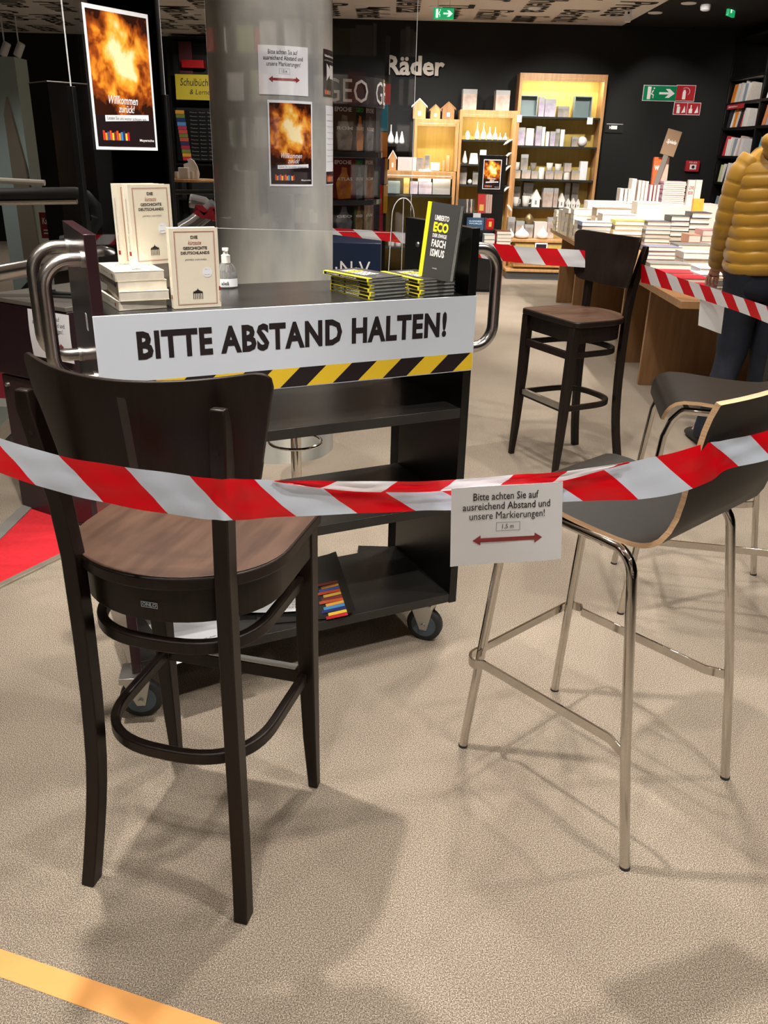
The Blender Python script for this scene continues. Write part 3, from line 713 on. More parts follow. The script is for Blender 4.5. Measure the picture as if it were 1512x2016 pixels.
# ---- black and yellow book
M_eco = mat('charcoal_cover', (.05, .051, .051), .45); M_ecoy = mat('yellow_cover_strip', (.86, .78, .03), .4); M_inkw = mat('white_ink', (.85, .85, .85), .5); M_epg = mat('grey_page_edge', (.30, .32, .30), .7, noise=.15, nscale=60)
EW, EH, ET = .122, .197, .0088
def eco_book(label, M, T_=ET, group='black and yellow books on the trolley'):
    t = thing('black_yellow_hardback', label, 'book', group=group); t.matrix_world = M
    obj('cover', MB().box(.012, EW, 0, .0012, 0, EH).box(.012, EW, T_ - .0012, T_, 0, EH), M_eco, t, smooth=False)
    obj('spine', MB().box(-.001, .014, -.0003, .0009, 0, EH).box(-.001, .014, T_ - .0009, T_ + .0003, 0, EH).box(-.001, .0005, 0, T_, 0, EH), M_ecoy, t, smooth=False)
    obj('pages', MB().box(.001, EW - .003, .0013, T_ - .0013, .002, EH - .002), M_epg, t, smooth=False)
    mp = planemap((0, 0, 0), (1, 0, 0), (0, 0, 1)); x0 = .030
    for ln in (Tfit('UMBERTO', .034, .088, .152, .166, bold=.03), Tfit('DER EWIGE', .034, .088, .108, .118, bold=.03), Tfit('FASCH', .034, .088, .083, .103, bold=.035), Tfit('ISMUS', .034, .088, .058, .078, bold=.035, space=1.08), Tfit('HANSER', .050, .068, .026, .029)): print2d('white_title', [ln], mp, M_inkw, t)
    print2d('yellow_title', [Tfit('ECO', .033, .090, .122, .148, bold=.05)], mp, M_ecoy, t)
    spm = lambda u, v, h: Vector((-.0012 - h, T_ / 2 + v, u))
    print2d('spine_band', [Q(.006, EH - .004, -T_ * .38, T_ * .38)], spm, M_ink, t, lift=.0002)
    print2d('spine_text', [Tfit('UMBERTO ECO', .125, .18, -.0018, .0018), Tfit('DER EWIGE FASCHISMUS', .05, .118, -.0018, .0018)], spm, M_inkw, t, lift=.0005)
    return t
LIE2 = lambda T_: Matrix.Translation((0, 0, T_)) @ Matrix.Rotation(-PI / 2, 4, 'X')
yw = math.atan2(.066, .092)
ordn = ['bottom', 'second from the bottom', 'third from the bottom', 'fourth from the bottom', 'second from the top', 'top']
for i in range(6):
    j = [(0, 0, .0), (.003, -.002, .02), (-.002, .001, -.02), (.002, .002, .01), (-.003, 0, -.03), (-.004, -.004, .10)][i]
    eco_book('black and yellow thin hardback, %s of the left stack of six' % ordn[i], Matrix.Translation((-.053 + j[0], 2.288 + j[1], CZT + i * (ET + .0004))) @ Matrix.Rotation(yw + j[2], 4, 'Z') @ LIE2(ET))
yw2 = math.atan2(.058, .089)
for i in range(5):
    j = [(0, 0, .0), (.003, -.002, .03), (-.002, .001, -.02), (.002, .002, .02), (-.002, 0, .0)][i]
    eco_book('black and yellow thin hardback, %s of the right stack of five' % ['bottom', 'second from the bottom', 'middle', 'second from the top', 'top'][i], Matrix.Translation((.082 + j[0], 2.345 + j[1], CZT + i * (ET + .0006))) @ Matrix.Rotation(yw2 + j[2], 4, 'Z') @ LIE2(ET))
zE = CZT + 5 * (ET + .0006) + .001
eco_book('black and yellow hardback standing upright against the trolley side, title facing out', Matrix.Translation((.080, 2.432, zE)) @ Matrix.Rotation(math.atan2(-.097, .088), 4, 'Z') @ Matrix.Rotation(-.10, 4, 'X') @ Matrix.Rotation(.04, 4, 'Y'), .017)
# ---- hand gel bottle
g = onZ(447, 566, CZT)
HB = thing('hand_gel_bottle', 'clear hand sanitiser pump bottle with white cap behind the cream book', 'bottle', (g.x, g.y, CZT), .3)
Ms = Matrix.Diagonal((1, .62, 1, 1))
obj('bottle_body', MB().lathe([(.026, 0), (.030, .003), (.031, .03), (.029, .045), (.023, .060), (.012, .070), (.010, .073)], 24, Ms), mat('clear_plastic', (.9, .92, .93), .06, trans=.9, ior=1.2), HB)
obj('gel', MB().lathe([(.001, .002), (.027, .002), (.028, .03), (.0265, .044), (.001, .044)], 20, Ms), mat('clear_gel', (.82, .84, .86), .1, trans=.8, ior=1.33), HB)
obj('pump', MB().lathe([(.0001, .067), (.0125, .068), (.0125, .088), (.007, .092), (.006, .100), (.009, .101), (.009, .108), (.0001, .109)], 16).tube([(0, 0, .067), (0, 0, .02)], .003, 8).box(-.004, .004, -.026, 0, .101, .107), M_porc, HB)
obj('label_front', MB().add([(.0305 * math.cos(a) * 1.01, .0305 * .62 * math.sin(a) * 1.03, z) for z in (.004, .026) for a in [-.05 - PI * .9 + k * .16 for k in range(17)]], [(k, k + 1, k + 18, k + 17) for k in range(16)]), M_white, HB)
print2d('lettering', [Tfit('aleâ', -.012, .010, .009, .019, bold=.02)], lambda u, v, h: Vector((u - .006, -.0205 - h, v)), M_ink, HB)
# ---------------- papers on the trolley's lowest shelf
def cflat(x, y, rz, z=.1815): return CM @ Matrix.Translation((x, y, z)) @ Matrix.Rotation(rz, 4, 'Z')
def lying_paper(name, label, w_, h_, M, m_, curlf=None, cat='paper', nx=10, ny=8):
    t = thing(name, label, cat); t.matrix_world = M
    mp = planemap((0, 0, .0012), (1, 0, 0), (0, 1, 0), curlf)
    sheet('sheet', w_, h_, mp, m_, t, nx, ny)
    return t, mp
pa = CMI @ onZ(385, 1250, .183)
t, mp = lying_paper('printed_letter', 'white letter with handwriting lying on the trolley floor, behind the stool leg', .21, .297, cflat(pa.x, pa.y + .03, PI + .1, .1815), M_white, lambda u, v: .0)
print2d('handwriting', [Tfit('Liebe Besucher und Gäste,', -.09, .06, .10, .11, shear=.3), Tfit('Aus Respekt füreinander', -.09, .07, .075, .083, bold=.02), Tfit('bitten wir Sie um Abstand', -.09, .08, .06, .068)], mp, M_ink, t)
pa = CMI @ onZ(545, 1190, .183)
t, mp = lying_paper('event_leaflet', 'white leaflet with small grey picture lying on the trolley floor', .21, .297, cflat(pa.x + .02, pa.y + .08, PI - .35, .1925), M_white, lambda u, v: .004 * (u / .1) ** 2)
print2d('picture', [Q(-.02, .05, .0, .06), Q(-.05, -.03, .02, .05)], mp, M_grey, t)
print2d('lettering', [Tfit('LESUNG\nAM ABEND\nIM HAUS', -.08, -.0, .085, .13)], mp, mat('gold_ink', (.35, .30, .22), .5), t)
pa = CMI @ onZ(640, 1175, .183)
t, mp = lying_paper('black_poster', 'curled black poster with coloured bar stripes lying on the lowest trolley shelf', .30, .42, cflat(pa.x - .055, pa.y + .085, PI - .25, .184), mat('glossy_black_print', (.013, .012, .011), .25), lambda u, v: .02 * max(0, (-u / .15)) ** 3)
cols = [s2l(200, 60, 40), s2l(230, 150, 40), s2l(60, 90, 160), s2l(220, 80, 40), s2l(240, 200, 70), s2l(130, 50, 60), s2l(210, 90, 50), s2l(220, 160, 60), s2l(70, 140, 200), s2l(40, 50, 110), s2l(240, 200, 70), s2l(190, 40, 50)]
BARS = [Q(i * .0065, i * .0065 + .0065, 0, .022) for i in range(12)]
def bars(parent, mapf, x, y, w_, h_, rotate=False, lift=.0008):
    """twelve little coloured bars, the shop's spine motif"""
    for grp in range(12):
        sh = []
        for i in (grp,):
            a = i / 12 * w_; b = (i + 1) / 12 * w_ - w_ * .008
            hh = h_ * (1 - .12 * ((i * 5) % 3))
            q = [(x + a, y), (x + b, y), (x + b, y + hh), (x + a, y + hh)]
            if rotate: q = [(x + (py_ - y), y + (px_ - x)) for px_, py_ in q]; q = q[::-1]
            sh.append((q, [(0, 1, 2, 3)]))
        print2d('colour_bar', sh, mapf, paint(cols[grp], .4), parent, lift)
bars(t, mp, -.125, -.01, .23, .075, rotate=True, lift=.001)
# ================================================================== CONCRETE COLUMN
CC = (-.5745, 4.3629); CR = .2845
ca = Vector((CC[0], CC[1], 0))
tag(obj('concrete_column', MB().lathe([(CR, 0), (CR, CZ)], 96, Matrix.Translation(ca)), M_conc), 'round grey concrete column from floor to ceiling behind the trolley', 'column')
def cyl_hit(px, py):
    r = ray(px, py); dx, dy = r.x, r.y; ox, oy = -CC[0], -CC[1]
    a = dx * dx + dy * dy; b = 2 * (ox * dx + oy * dy); c = ox * ox + oy * oy - (CR + .001) ** 2
    d = max(0, b * b - 4 * a * c); t = (-b - math.sqrt(d)) / (2 * a); P = EYE + r * t
    return math.atan2(P.y - CC[1], P.x - CC[0]), P.z
def cylmap(px, py, tilt=0):
    a0, z0 = cyl_hit(px, py)
    def f(u, v, h):
        u2 = u * math.cos(tilt) - v * math.sin(tilt); v2 = u * math.sin(tilt) + v * math.cos(tilt)
        a = a0 + u2 / (CR + .001); R = CR + .0015 + h
        return Vector((CC[0] + R * math.cos(a), CC[1] + R * math.sin(a), z0 + v2))
    f.curved = .012
    return f
dist_sign('paper_sign', 'white distancing notice taped high on the concrete column', .225, .19, cylmap(560, 139), nx=14)
def fire_poster(name, label, w_, h_, mapf, parent=None, logo='Mayersche'):
    t = parent or thing(name, label, 'poster')
    b = sheet('poster_sheet', w_, h_, mapf, M_white, t, 12, 12)
    f2 = lambda u, v, h: mapf(u, v + .11 * h_, h + .0006)
    s = sheet('picture', w_ * .93, h_ * .72, f2, M_fire, t, 12, 12, .0002)
    print2d('black_footer', [Q(-w_ * .465 + i * w_ * .93 / 12, -w_ * .465 + (i + 1) * w_ * .93 / 12, -h_ * .475, -h_ * .25) for i in range(12)], mapf, mat('dark_print', (.015, .008, .01), .3), t, .0007)
    for ln in [Tfit('Willkommen', -.24 * w_, .22 * w_, -.165 * h_, -.105 * h_, shear=.35, bold=.01), Tfit('zurück!', -.1 * w_, .16 * w_, -.225 * h_, -.17 * h_, shear=.35, bold=.01), Tfit(logo, .2 * w_, .44 * w_, -.44 * h_, -.415 * h_, bold=.02)]: print2d('white_lettering', [ln], mapf, M_inkw, t, .0011)
    print2d('white_strip', [poly((-.32 * w_, -.295 * h_), (.38 * w_, -.275 * h_), (.38 * w_, -.232 * h_), (-.32 * w_, -.25 * h_))], mapf, M_white, t, .0010)
    print2d('strip_lettering', [Tfit('Lassen Sie uns weiter achtsam sein.', -.29 * w_, .35 * w_, -.28 * h_, -.255 * h_)], mapf, M_ink, t, .0013)
    bars(t, mapf, -.38 * w_, -.43 * h_, .42 * w_, .07 * h_, lift=.0011)
    return t
fire_poster('welcome_poster', 'orange glowing welcome poster taped to the concrete column', .212, .352, cylmap(575, 284))
# dark camera notice
t = thing('camera_notice', 'dark video surveillance notice at the column edge, beside the distancing notice', 'sign')
mpc = cylmap(650, 146); sheet('paper', .15, .19, mpc, mat('dark_notice', (.02, .015, .018), .5), t, 8, 6)
print2d('camera_symbol', [Q(-.01, .05, -.02, .035), poly((-.045, .03), (-.045, -.02), (-.03, .005)), poly((-.045, .04), (-.01, .02), (-.01, -.005), (-.045, -.03))], mpc, M_inkw, t)
print2d('lettering', [Tfit('Videoüberwachung', -.065, .06, .062, .075, bold=.03), Tfit('zur Wahrung des Hausrechts', -.065, .06, .048, .055)], mpc, M_inkw, t)
bars(t, mpc, -.065, -.085, .07, .02)
t = thing('list_notice', 'white printed list at the column edge, right of the orange poster', 'sign')
mpc = cylmap(652, 288); sheet('paper', .14, .34, mpc, M_white, t, 8, 6)
print2d('lettering', [Tfit('Hygiene im Haus ' * 1, -.06, .05, .13 - i * .025, .136 - i * .025) for i in range(9)], mpc, M_grey, t)
print2d('dark_footer', [Q(-.068, .07, -.165, -.11)], mpc, M_ink, t)
bars(t, mpc, -.06, -.155, .09, .03, lift=.001)
# steel stool whose foot shows through the trolley
b = onZ(583, 968, 0)
t = thing('pedestal_stool', 'chrome pedestal stool with ring footrest, seen through the trolley shelves', 'stool', (b.x + .0, 3.55, 0))
px_ = onY(583, 900, 3.55).x; t.location = (px_, 3.55, 0)
obj('pole', MB().lathe([(.0235, .012), (.0235, .56)], 20), M_chrome, t)
obj('base', MB().lathe([(.001, 0), (.2, 0), (.2, .008), (.05, .02), (.03, .03)], 32), M_chrome, t)
zr = onY(583, 866, 3.55).z
rg = MB().tube([(.115 * math.cos(2 * PI * k / 28), -.02 + .115 * math.sin(2 * PI * k / 28), zr) for k in range(28)], .007, 8, close=True).tube([(0, 0, zr), (0, .08, zr)], .007, 8)
obj('footrest_ring', rg, M_chrome, t)
obj('seat', MB().lathe([(.001, .56), (.15, .56), (.17, .58), (.165, .61), (.001, .615)], 28), M_black, t)
# ================================================================== ACRYLIC SCREENS
TH = math.radians(31); dv = Vector((math.sin(TH), math.cos(TH), 0)); nv_ = Vector((dv.y, -dv.x, 0))
P = EYE + ray(173, 150) * (2.62 / F)
c0 = onP(163, 3, P, nv_); c1 = onP(293, 32, P, nv_); c2 = onP(306, 299, P, nv_); c3 = onP(183, 291, P, nv_)
L0 = onP(140, 170, P, nv_); R0 = onP(325, 195, P, nv_)
ctr = (c0 + c1 + c2 + c3) / 4
ls = (L0 - ctr).dot(dv); rs = (R0 - ctr).dot(dv)
AS = thing('acrylic_screen', 'tall clear acrylic screen in black side rails carrying the large welcome poster', 'screen', (ctr.x, ctr.y, 0), math.atan2(dv.y, dv.x))
zb = onP(165, 358, P, nv_).z
obj('acrylic_sheet', MB().box(ls, rs, -.002, .002, zb - .25, 2.25), M_acr, AS, smooth=False)
obj('sheet_edge', MB().box(ls - .002, ls, -.002, .002, zb - .25, 2.25).box(rs, rs + .002, -.002, .002, zb - .25, 2.25), M_acre, AS, smooth=False)
for xx in (ls, rs): obj('side_rail', MB().box(xx - .007, xx + .007, -.012, .012, .02, L0.z), M_black, AS, bevel=.001)
obj('foot', MB().box(ls - .02, rs + .02, -.14, .14, 0, .02), M_black, AS, bevel=.002)
obj('cross_rail', MB().box(ls, rs, -.008, .008, zb - .26, zb - .235), M_black, AS)
fw = (c1 - c0).length; fh = ((c3 - c0).length + (c2 - c1).length) / 2
fire_poster('welcome_poster', 'large orange welcome poster fixed to the acrylic screen at upper left', fw * 1.0, fh, planemap(ctr + nv_ * .004, dv, (0, 0, 1)))
# hanging screen behind the trolley
yS = 2.98
xa = onY(418, 303, yS).x; xb = onY(812, 303, yS).x; z0 = onY(560, 452, yS).z
HS = thing('acrylic_screen', 'large clear acrylic screen hanging on thin wires in front of the concrete column', 'screen', ((xa + xb) / 2, yS, z0))
hw = (xb - xa) / 2
obj('acrylic_sheet', MB().box(-hw, hw, -.002, .002, 0, 1.05), M_acr, HS, smooth=False)
obj('sheet_edge', MB().box(hw, hw + .002, -.002, .002, 0, 1.05).box(-hw, hw, -.002, .002, -.0015, 0), M_acre, HS, smooth=False)
for s in (-1, 1): obj('wire', MB().tube([(s * (hw - .05), 0, 1.05), (s * (hw - .05), 0, CZ - z0)], .0012, 6), M_zinc, HS)
# acrylic leaflet stand with rounded top
bs = onY(790, 540, 2.95); tp_ = onY(791, 390, 2.95)
t = thing('acrylic_stand', 'clear round-topped acrylic holder behind the trolley counter', 'stand', (bs.x, 2.95, 0))
pts = []
for k in range(25):
    a = PI * k / 24; pts.append((.036 * math.cos(a), tp_.z - .06 + .06 * math.sin(a)))
ol = [(.052, .9)] + pts + [(-.052, .9)]
mxr = Matrix.Rotation(PI / 2, 4, 'X')
obj('clear_panel', MB().prism(ol, -.002, .002, mxr), M_acr, t, smooth=False)
rim = [(x, 0, z) for x, z in ol]
obj('rim', MB().tube(rim, .0022, 6), M_acre, t)
obj('seam', MB().box(-.001, .001, -.004, .004, .9, tp_.z), M_acre, t)
obj('foot_post', MB().box(-.02, .02, -.02, .02, .02, .9).box(-.14, .14, -.14, .14, 0, .02), M_black, t, bevel=.002)
# ================================================================== LEFT COUNTER, RED MAT, RAILS
P0 = onZ(40, 1000, 0); cdir = Vector((.8627, -.5057, 0)); cn = Vector((-.5057, -.8627, 0))   # facing camera
K = thing('dark_counter', 'dark plum counter at the left edge with a notice on its front', 'counter', (P0.x, P0.y, .0065), math.atan2(cdir.y, cdir.x))
obj('lower_body', MB().box(.0, .46, .012, .55, 0.0, .60), M_side, K, bevel=.003)
obj('upper_body', MB().box(-.02, .47, .0, .56, .61, .905), mat('counter_plum', (.02, .008, .012), .3, noise=.2), K, bevel=.003)
obj('counter_top', MB().box(-.02, .47, -.003, .565, .906, .925), mat('counter_top_grey', (.12, .11, .10), .35), K, bevel=.003)
obj('screw', MB().lathe([(.001, 0), (.011, 0), (.008, .012), (.001, .014)], 12, Matrix.Translation((.035, .012, .56)) @ Matrix.Rotation(PI / 2, 4, 'X')), M_zinc, K)
kn = cdir
a = onP(55, 600, P0 + cn * .004, cn); bq = onP(50, 702, P0 + cn * .004, cn)
ct = Vector((a.x, a.y, 0)) + cdir * .118; ct.z = (a.z + bq.z) / 2
dist_sign('paper_sign', 'white distancing notice taped to the front of the dark counter', .235, .185, planemap(ct + cn * .006, cdir, (0, 0, 1), lambda u, v: .004 * math.cos(v * 18)))
KMw = Matrix.Translation(P0) @ Matrix.Rotation(math.atan2(cdir.y, cdir.x), 4, 'Z')
for (x, y, rz, w_, h_, z, lb) in ((.12, .40, .3, .21, .297, .9255, 'white leaflet lying at the back of the dark counter'), (.30, .33, -.4, .15, .21, .9262, 'small white flyer lying beside the cable on the dark counter')):
    t, mp = lying_paper('leaflet', lb, w_, h_, KMw @ Matrix.Translation((x, y, z)) @ Matrix.Rotation(rz, 4, 'Z'), M_white)
    print2d('lettering', [Tfit('Programm', -.06, .05, .02, .04)], mp, paint((.05, .2, .5)), t)
cb = []
for k in range(40):
    a = k * .42; cb.append(KMw @ Vector((.22 + .12 * math.cos(a) + .003 * k, .16 + .05 * math.sin(a * 1.13), .931 + .0006 * k)))
tag(obj('cable', MB().tube(cb, .0055, 8), M_rub), 'black cable coiled on top of the dark counter', 'cable')
# red entrance mat with steel edge
def zp(x, y, z=0.0): return onZ(x, y, z)
r0, r1, r2, r3 = zp(-60, 1180), zp(150, 1078), zp(150, 940), zp(-60, 1085)
r3 = zp(-60, 1098); r2 = zp(120, 925)
rm = MB().add([tuple(p) for p in (r0, r1, r2, r3)] + [tuple(p + Vector((0, 0, .006))) for p in (r0, r1, r2, r3)], [(0, 3, 2, 1), (4, 5, 6, 7), (0, 1, 5, 4), (1, 2, 6, 5), (2, 3, 7, 6), (3, 0, 4, 7)])
tag(obj('red_mat', rm, mat('red_carpet', (.56, .012, .022), .9, noise=.1, nscale=60), smooth=False), 'bright red mat on the floor at the left edge', 'mat')
def strip(name, a, b, w_, h_, m_, label, cat):
    d = (b - a).normalized(); s_ = Vector((d.y, -d.x, 0)) * w_
    mb = MB().add([tuple(p) for p in (a, b, b + s_, a + s_)] + [tuple(p + Vector((0, 0, h_))) for p in (a, b, b + s_, a + s_)], [(0, 3, 2, 1), (4, 5, 6, 7), (0, 1, 5, 4), (1, 2, 6, 5), (2, 3, 7, 6), (3, 0, 4, 7)])
    return tag(obj(name, mb, m_, bevel=.001), label, cat)
strip('mat_edge_trim', r0 , r1, .028, .009, mat('beige_metal_trim', (.42, .38, .31), .35, metal=.6), 'beige metal threshold strip along the front of the red mat', 'trim')
strip('mat_rear_trim', r3 + Vector((-.0, .06, 0)), r2 + Vector((0, .06, 0)), .055, .012, mat('grey_metal_trim', (.36, .36, .34), .4, metal=.5), 'grey metal strip behind the red mat', 'trim')
# floor tape
a0, a1, b1, b0 = zp(-40, 1849), zp(470, 2032), zp(300, 2040), zp(-40, 1905)
tq = [zp(-60, 1848), zp(480, 2030), zp(350, 2050), zp(-60, 1902)]
ft = MB().add([tuple(p) for p in tq] + [tuple(p + Vector((0, 0, .0008))) for p in tq], [(0, 3, 2, 1), (4, 5, 6, 7), (0, 1, 5, 4), (1, 2, 6, 5), (2, 3, 7, 6), (3, 0, 4, 7)])
tag(obj('floor_tape', ft, mat('orange_floor_tape', (.84, .40, .12), .6, noise=.02), smooth=False), 'orange-yellow marking tape stuck on the carpet at lower left', 'tape')
# escalator balustrade
def bar3(name, p, q, r_, m_, parent): return obj(name, MB().tube([p, q], r_, 14), m_, parent)
R1, R2 = onY(-40, 545, 3.35), onY(205, 500, 3.35)
tag(obj('steel_rail', MB().tube([R1, R1.lerp(R2, .5), R2, R2 + Vector((.03, .01, -.01)), R2 + Vector((.05, .02, -.05)), R2 + Vector((.05, .02, -1.1))], .033, 18), M_steel, ang=60), 'thick brushed steel guard rail behind the trolley handles', 'rail')
ES = thing('escalator', 'escalator with black handrail and green glass at the left edge', 'escalator', (-2.2, 4.4, 0))
Lo = Vector((-2.2, 4.4, 0))
h1 = onY(-60, 383, 4.4); h2 = onY(150, 380, 4.4)
pth = [h1, h1.lerp(h2, .6), h2, h2 + Vector((.05, 0, -.012)), h2 + Vector((.09, 0, -.06)), h2 + Vector((.09, 0, -.13)), h2 + Vector((.04, 0, -.20)), h2 + Vector((-.1, 0, -.23))]
obj('handrail', MB().tube([p - Lo for p in pth], .028, 12), M_rub, ES, ang=60)
obj('rail_track', MB().tube([p - Lo + Vector((0, 0, -.04)) for p in pth[:3]], .012, 8), M_steel, ES)
obj('glass_panel', MB().box(-1.0, .12, -.006, .006, .25, h1.z - .03), mat('green_glass', (.16, .27, .26), .06, trans=.35, alpha=1), ES, smooth=False)
obj('upper_rail', MB().tube([onY(-60, 352, 5.0) - Lo, onY(88, 360, 5.0) - Lo], .016, 10), mat('beige_rail', (.45, .42, .36), .4), ES)
obj('diagonal_strut', MB().tube([onY(-10, 640, 4.2) - Lo, onY(75, 545, 4.2) - Lo], .022, 8), M_black, ES)
obj('skirt', MB().add([tuple(p - Lo) for p in (onY(-60, 900, 4.1), onY(60, 780, 4.1), onY(60, 815, 4.1), onY(-60, 935, 4.1))] + [tuple(p - Lo + Vector((0, .05, 0))) for p in (onY(-60, 900, 4.1), onY(60, 780, 4.1), onY(60, 815, 4.1), onY(-60, 935, 4.1))], [(0, 1, 2, 3), (7, 6, 5, 4), (0, 4, 5, 1), (1, 5, 6, 2), (2, 6, 7, 3), (3, 7, 4, 0)]), M_steel, ES, smooth=False)
obj('red_side', MB().add([tuple(p - Lo) for p in (onY(-60, 850, 4.3), onY(60, 740, 4.3), onY(60, 640, 4.3), onY(-60, 640, 4.3))] + [tuple(p - Lo + Vector((0, .05, 0))) for p in (onY(-60, 850, 4.3), onY(60, 740, 4.3), onY(60, 640, 4.3), onY(-60, 640, 4.3))], [(0, 1, 2, 3), (7, 6, 5, 4), (0, 4, 5, 1), (1, 5, 6, 2), (2, 6, 7, 3), (3, 7, 4, 0)]), mat('dull_red_panel', (.25, .015, .03), .4), ES, smooth=False)
obj('base_panel', MB().box(-1.0, .5, -.25, .3, 0, .25), mat('grey_skirt', (.2, .22, .2), .4), ES)
# pale column and far-left partition
a = onY(-40, 110, 9.0); b = onY(28, 115, 9.0)
t = thing('pale_partition', 'pale grey-green partition wall at the far left edge behind the escalator', 'partition', (0, 9.0, 0))
obj('panel', MB().box(a.x, b.x, 0, .3, 0, a.z), mat('pale_green_panel', (.30, .38, .38), .5), t, smooth=False)
zt = onY(12, 190, 8.9).z
obj('triangle_shade', MB().add([(onY(5, 215, 8.9).x, -.1, 0), (onY(52, 350, 8.9).x + .05, -.1, 0), (onY(52, 350, 8.9).x, -.1, onY(45, 320, 8.9).z), (onY(12, 190, 8.9).x, -.1, zt), (onY(6, 215, 8.9).x, -.1, zt - .15)] + [(onY(5, 215, 8.9).x, -.06, 0), (onY(52, 350, 8.9).x + .05, -.06, 0), (onY(52, 350, 8.9).x, -.06, onY(45, 320, 8.9).z), (onY(12, 190, 8.9).x, -.06, zt), (onY(6, 215, 8.9).x, -.06, zt - .15)], [(0, 1, 2, 3, 4), (9, 8, 7, 6, 5), (0, 5, 6, 1), (1, 6, 7, 2), (2, 7, 8, 3), (3, 8, 9, 4), (4, 9, 5, 0)]), mat('taupe_shade', (.14, .125, .10), .6), t, smooth=False)  # triangular shade on the partition, built as a darker taupe slab
# black display pillar
a = onY(27, 158, 6.2); b = onY(92, 153, 6.2); c = onY(136, 155, 6.2)
t = thing('black_pillar', 'tall black glossy cabinet at upper left behind the handrail', 'cabinet', (0, 6.2, 0))
obj('body', MB().add([(a.x, .25, 0), (b.x, 0, 0), (c.x + .05, .2, 0), (c.x, .9, 0), (a.x, .9, 0), (a.x, .25, a.z), (b.x, 0, a.z), (c.x + .05, .2, a.z), (c.x, .9, a.z), (a.x, .9, a.z)], [(4, 3, 2, 1, 0), (5, 6, 7, 8, 9), (0, 1, 6, 5), (1, 2, 7, 6), (2, 3, 8, 7), (3, 4, 9, 8), (4, 0, 5, 9)]), mat('gloss_black', (.008, .007, .007), .15), t, smooth=False)
obj('top_edge', MB().tube([(a.x, .25, a.z), (b.x, 0, a.z), (c.x + .05, .2, a.z)], .004, 6), M_zinc, t)
# till signs
for (q0, q1, lb, txt) in (((76, 418), (118, 470), 'dark red till sign with white lettering behind the guard rail', 'Kasse'), ((122, 428), (148, 470), 'small red sign with round white symbols beside the till sign', 'OOP')):
    A_ = onY(*q0, 7.0); B_ = onY(*q1, 7.0)
    t = thing('till_sign', lb, 'sign', (A_.x, 7.0, B_.z)); w_ = B_.x - A_.x; h_ = A_.z - B_.z
    obj('panel', MB().box(0, w_, 0, .02, 0, h_), mat('till_red', (.20, .012, .016), .4), t, smooth=False)
    obj('post', MB().box(w_ * .45, w_ * .55, .005, .02, -B_.z, 0), M_black, t)
    mpk = planemap((0, -.001, 0), (1, 0, 0), (0, 0, 1))
    print2d('lettering', [Tfit(txt, w_ * .15, w_ * .75, h_ * .55, h_ * .8, bold=.02)] + ([Q(w_ * .15, w_ * .9, h_ * .3, h_ * .34), Q(w_ * .15, w_ * .7, h_ * .18, h_ * .22)] if txt == 'Kasse' else []), mpk, M_inkw, t)
# ================================================================== GEO MAGAZINE RACK
gy = 6.1; gc = onY(640, 180, gy); gr = onY(758, 180, gy).x - gc.x; gx = gc.x
G = thing('magazine_rack', 'round black revolving magazine rack with a grey header band, half hidden behind the column', 'rack', (gx, gy, 0))
zt = onY(700, 147, gy - gr).z; zb_ = onY(700, 208, gy - gr).z
obj('header_band', MB().lathe([(gr - .004, zb_), (gr, zb_), (gr, zt), (gr - .004, zt)], 48), mat('grey_header', (.10, .10, .105), .12, metal=.3), G, ang=60)
def ringmap(z0, ang0): return lambda u, v, h: Vector(((gr + .002 + h) * math.cos(ang0 + u / gr), (gr + .002 + h) * math.sin(ang0 + u / gr), z0 + v))
zm = (zt + zb_) / 2
for (aa) in (-1.13, -.16, -2.1):
    rm_ = ringmap(zm, aa); print2d('lettering', [Tfit('GEO', -.15, .15, -.065, .065, bold=.0)], rm_, M_inkw, G)
obj('pole', MB().lathe([(.03, .02), (.03, zt)], 12), M_black, G)
obj('base', MB().lathe([(.001, 0), (gr * .8, 0), (gr * .8, .03), (.001, .03)], 24), M_black, G)
tiers = [(onY(700, 306, gy - gr).z, .34), (onY(700, 402, gy - gr).z, .32), (onY(700, 470, gy - gr).z, .29)]
mcols = [((.012, .014, .016), 'GEO'), ((.02, .05, .09), 'EPOCHE'), ((.05, .03, .025), 'REISE'), ((.012, .012, .014), 'WIKINGER'), ((.10, .06, .04), 'ROM'), ((.015, .02, .03), 'INQUISITION'), ((.16, .02, .02), 'ATLAS'), ((.03, .03, .035), 'ENGLAND')]
heads = ['green masthead, black', 'dark blue', 'brown', 'black', 'sepia', 'ink-blue', 'dark red', 'charcoal']
picm = [mat('magazine_picture_%d' % i, c1, .35, col2=c2, nscale=14) for i, (c1, c2) in enumerate([((.03, .02, .02), (.5, .42, .3)), ((.35, .06, .02), (.8, .35, .05)), ((.02, .02, .03), (.25, .27, .3)), ((.08, .03, .02), (.35, .16, .08))])]
tn = ['top', 'middle', 'lowest']
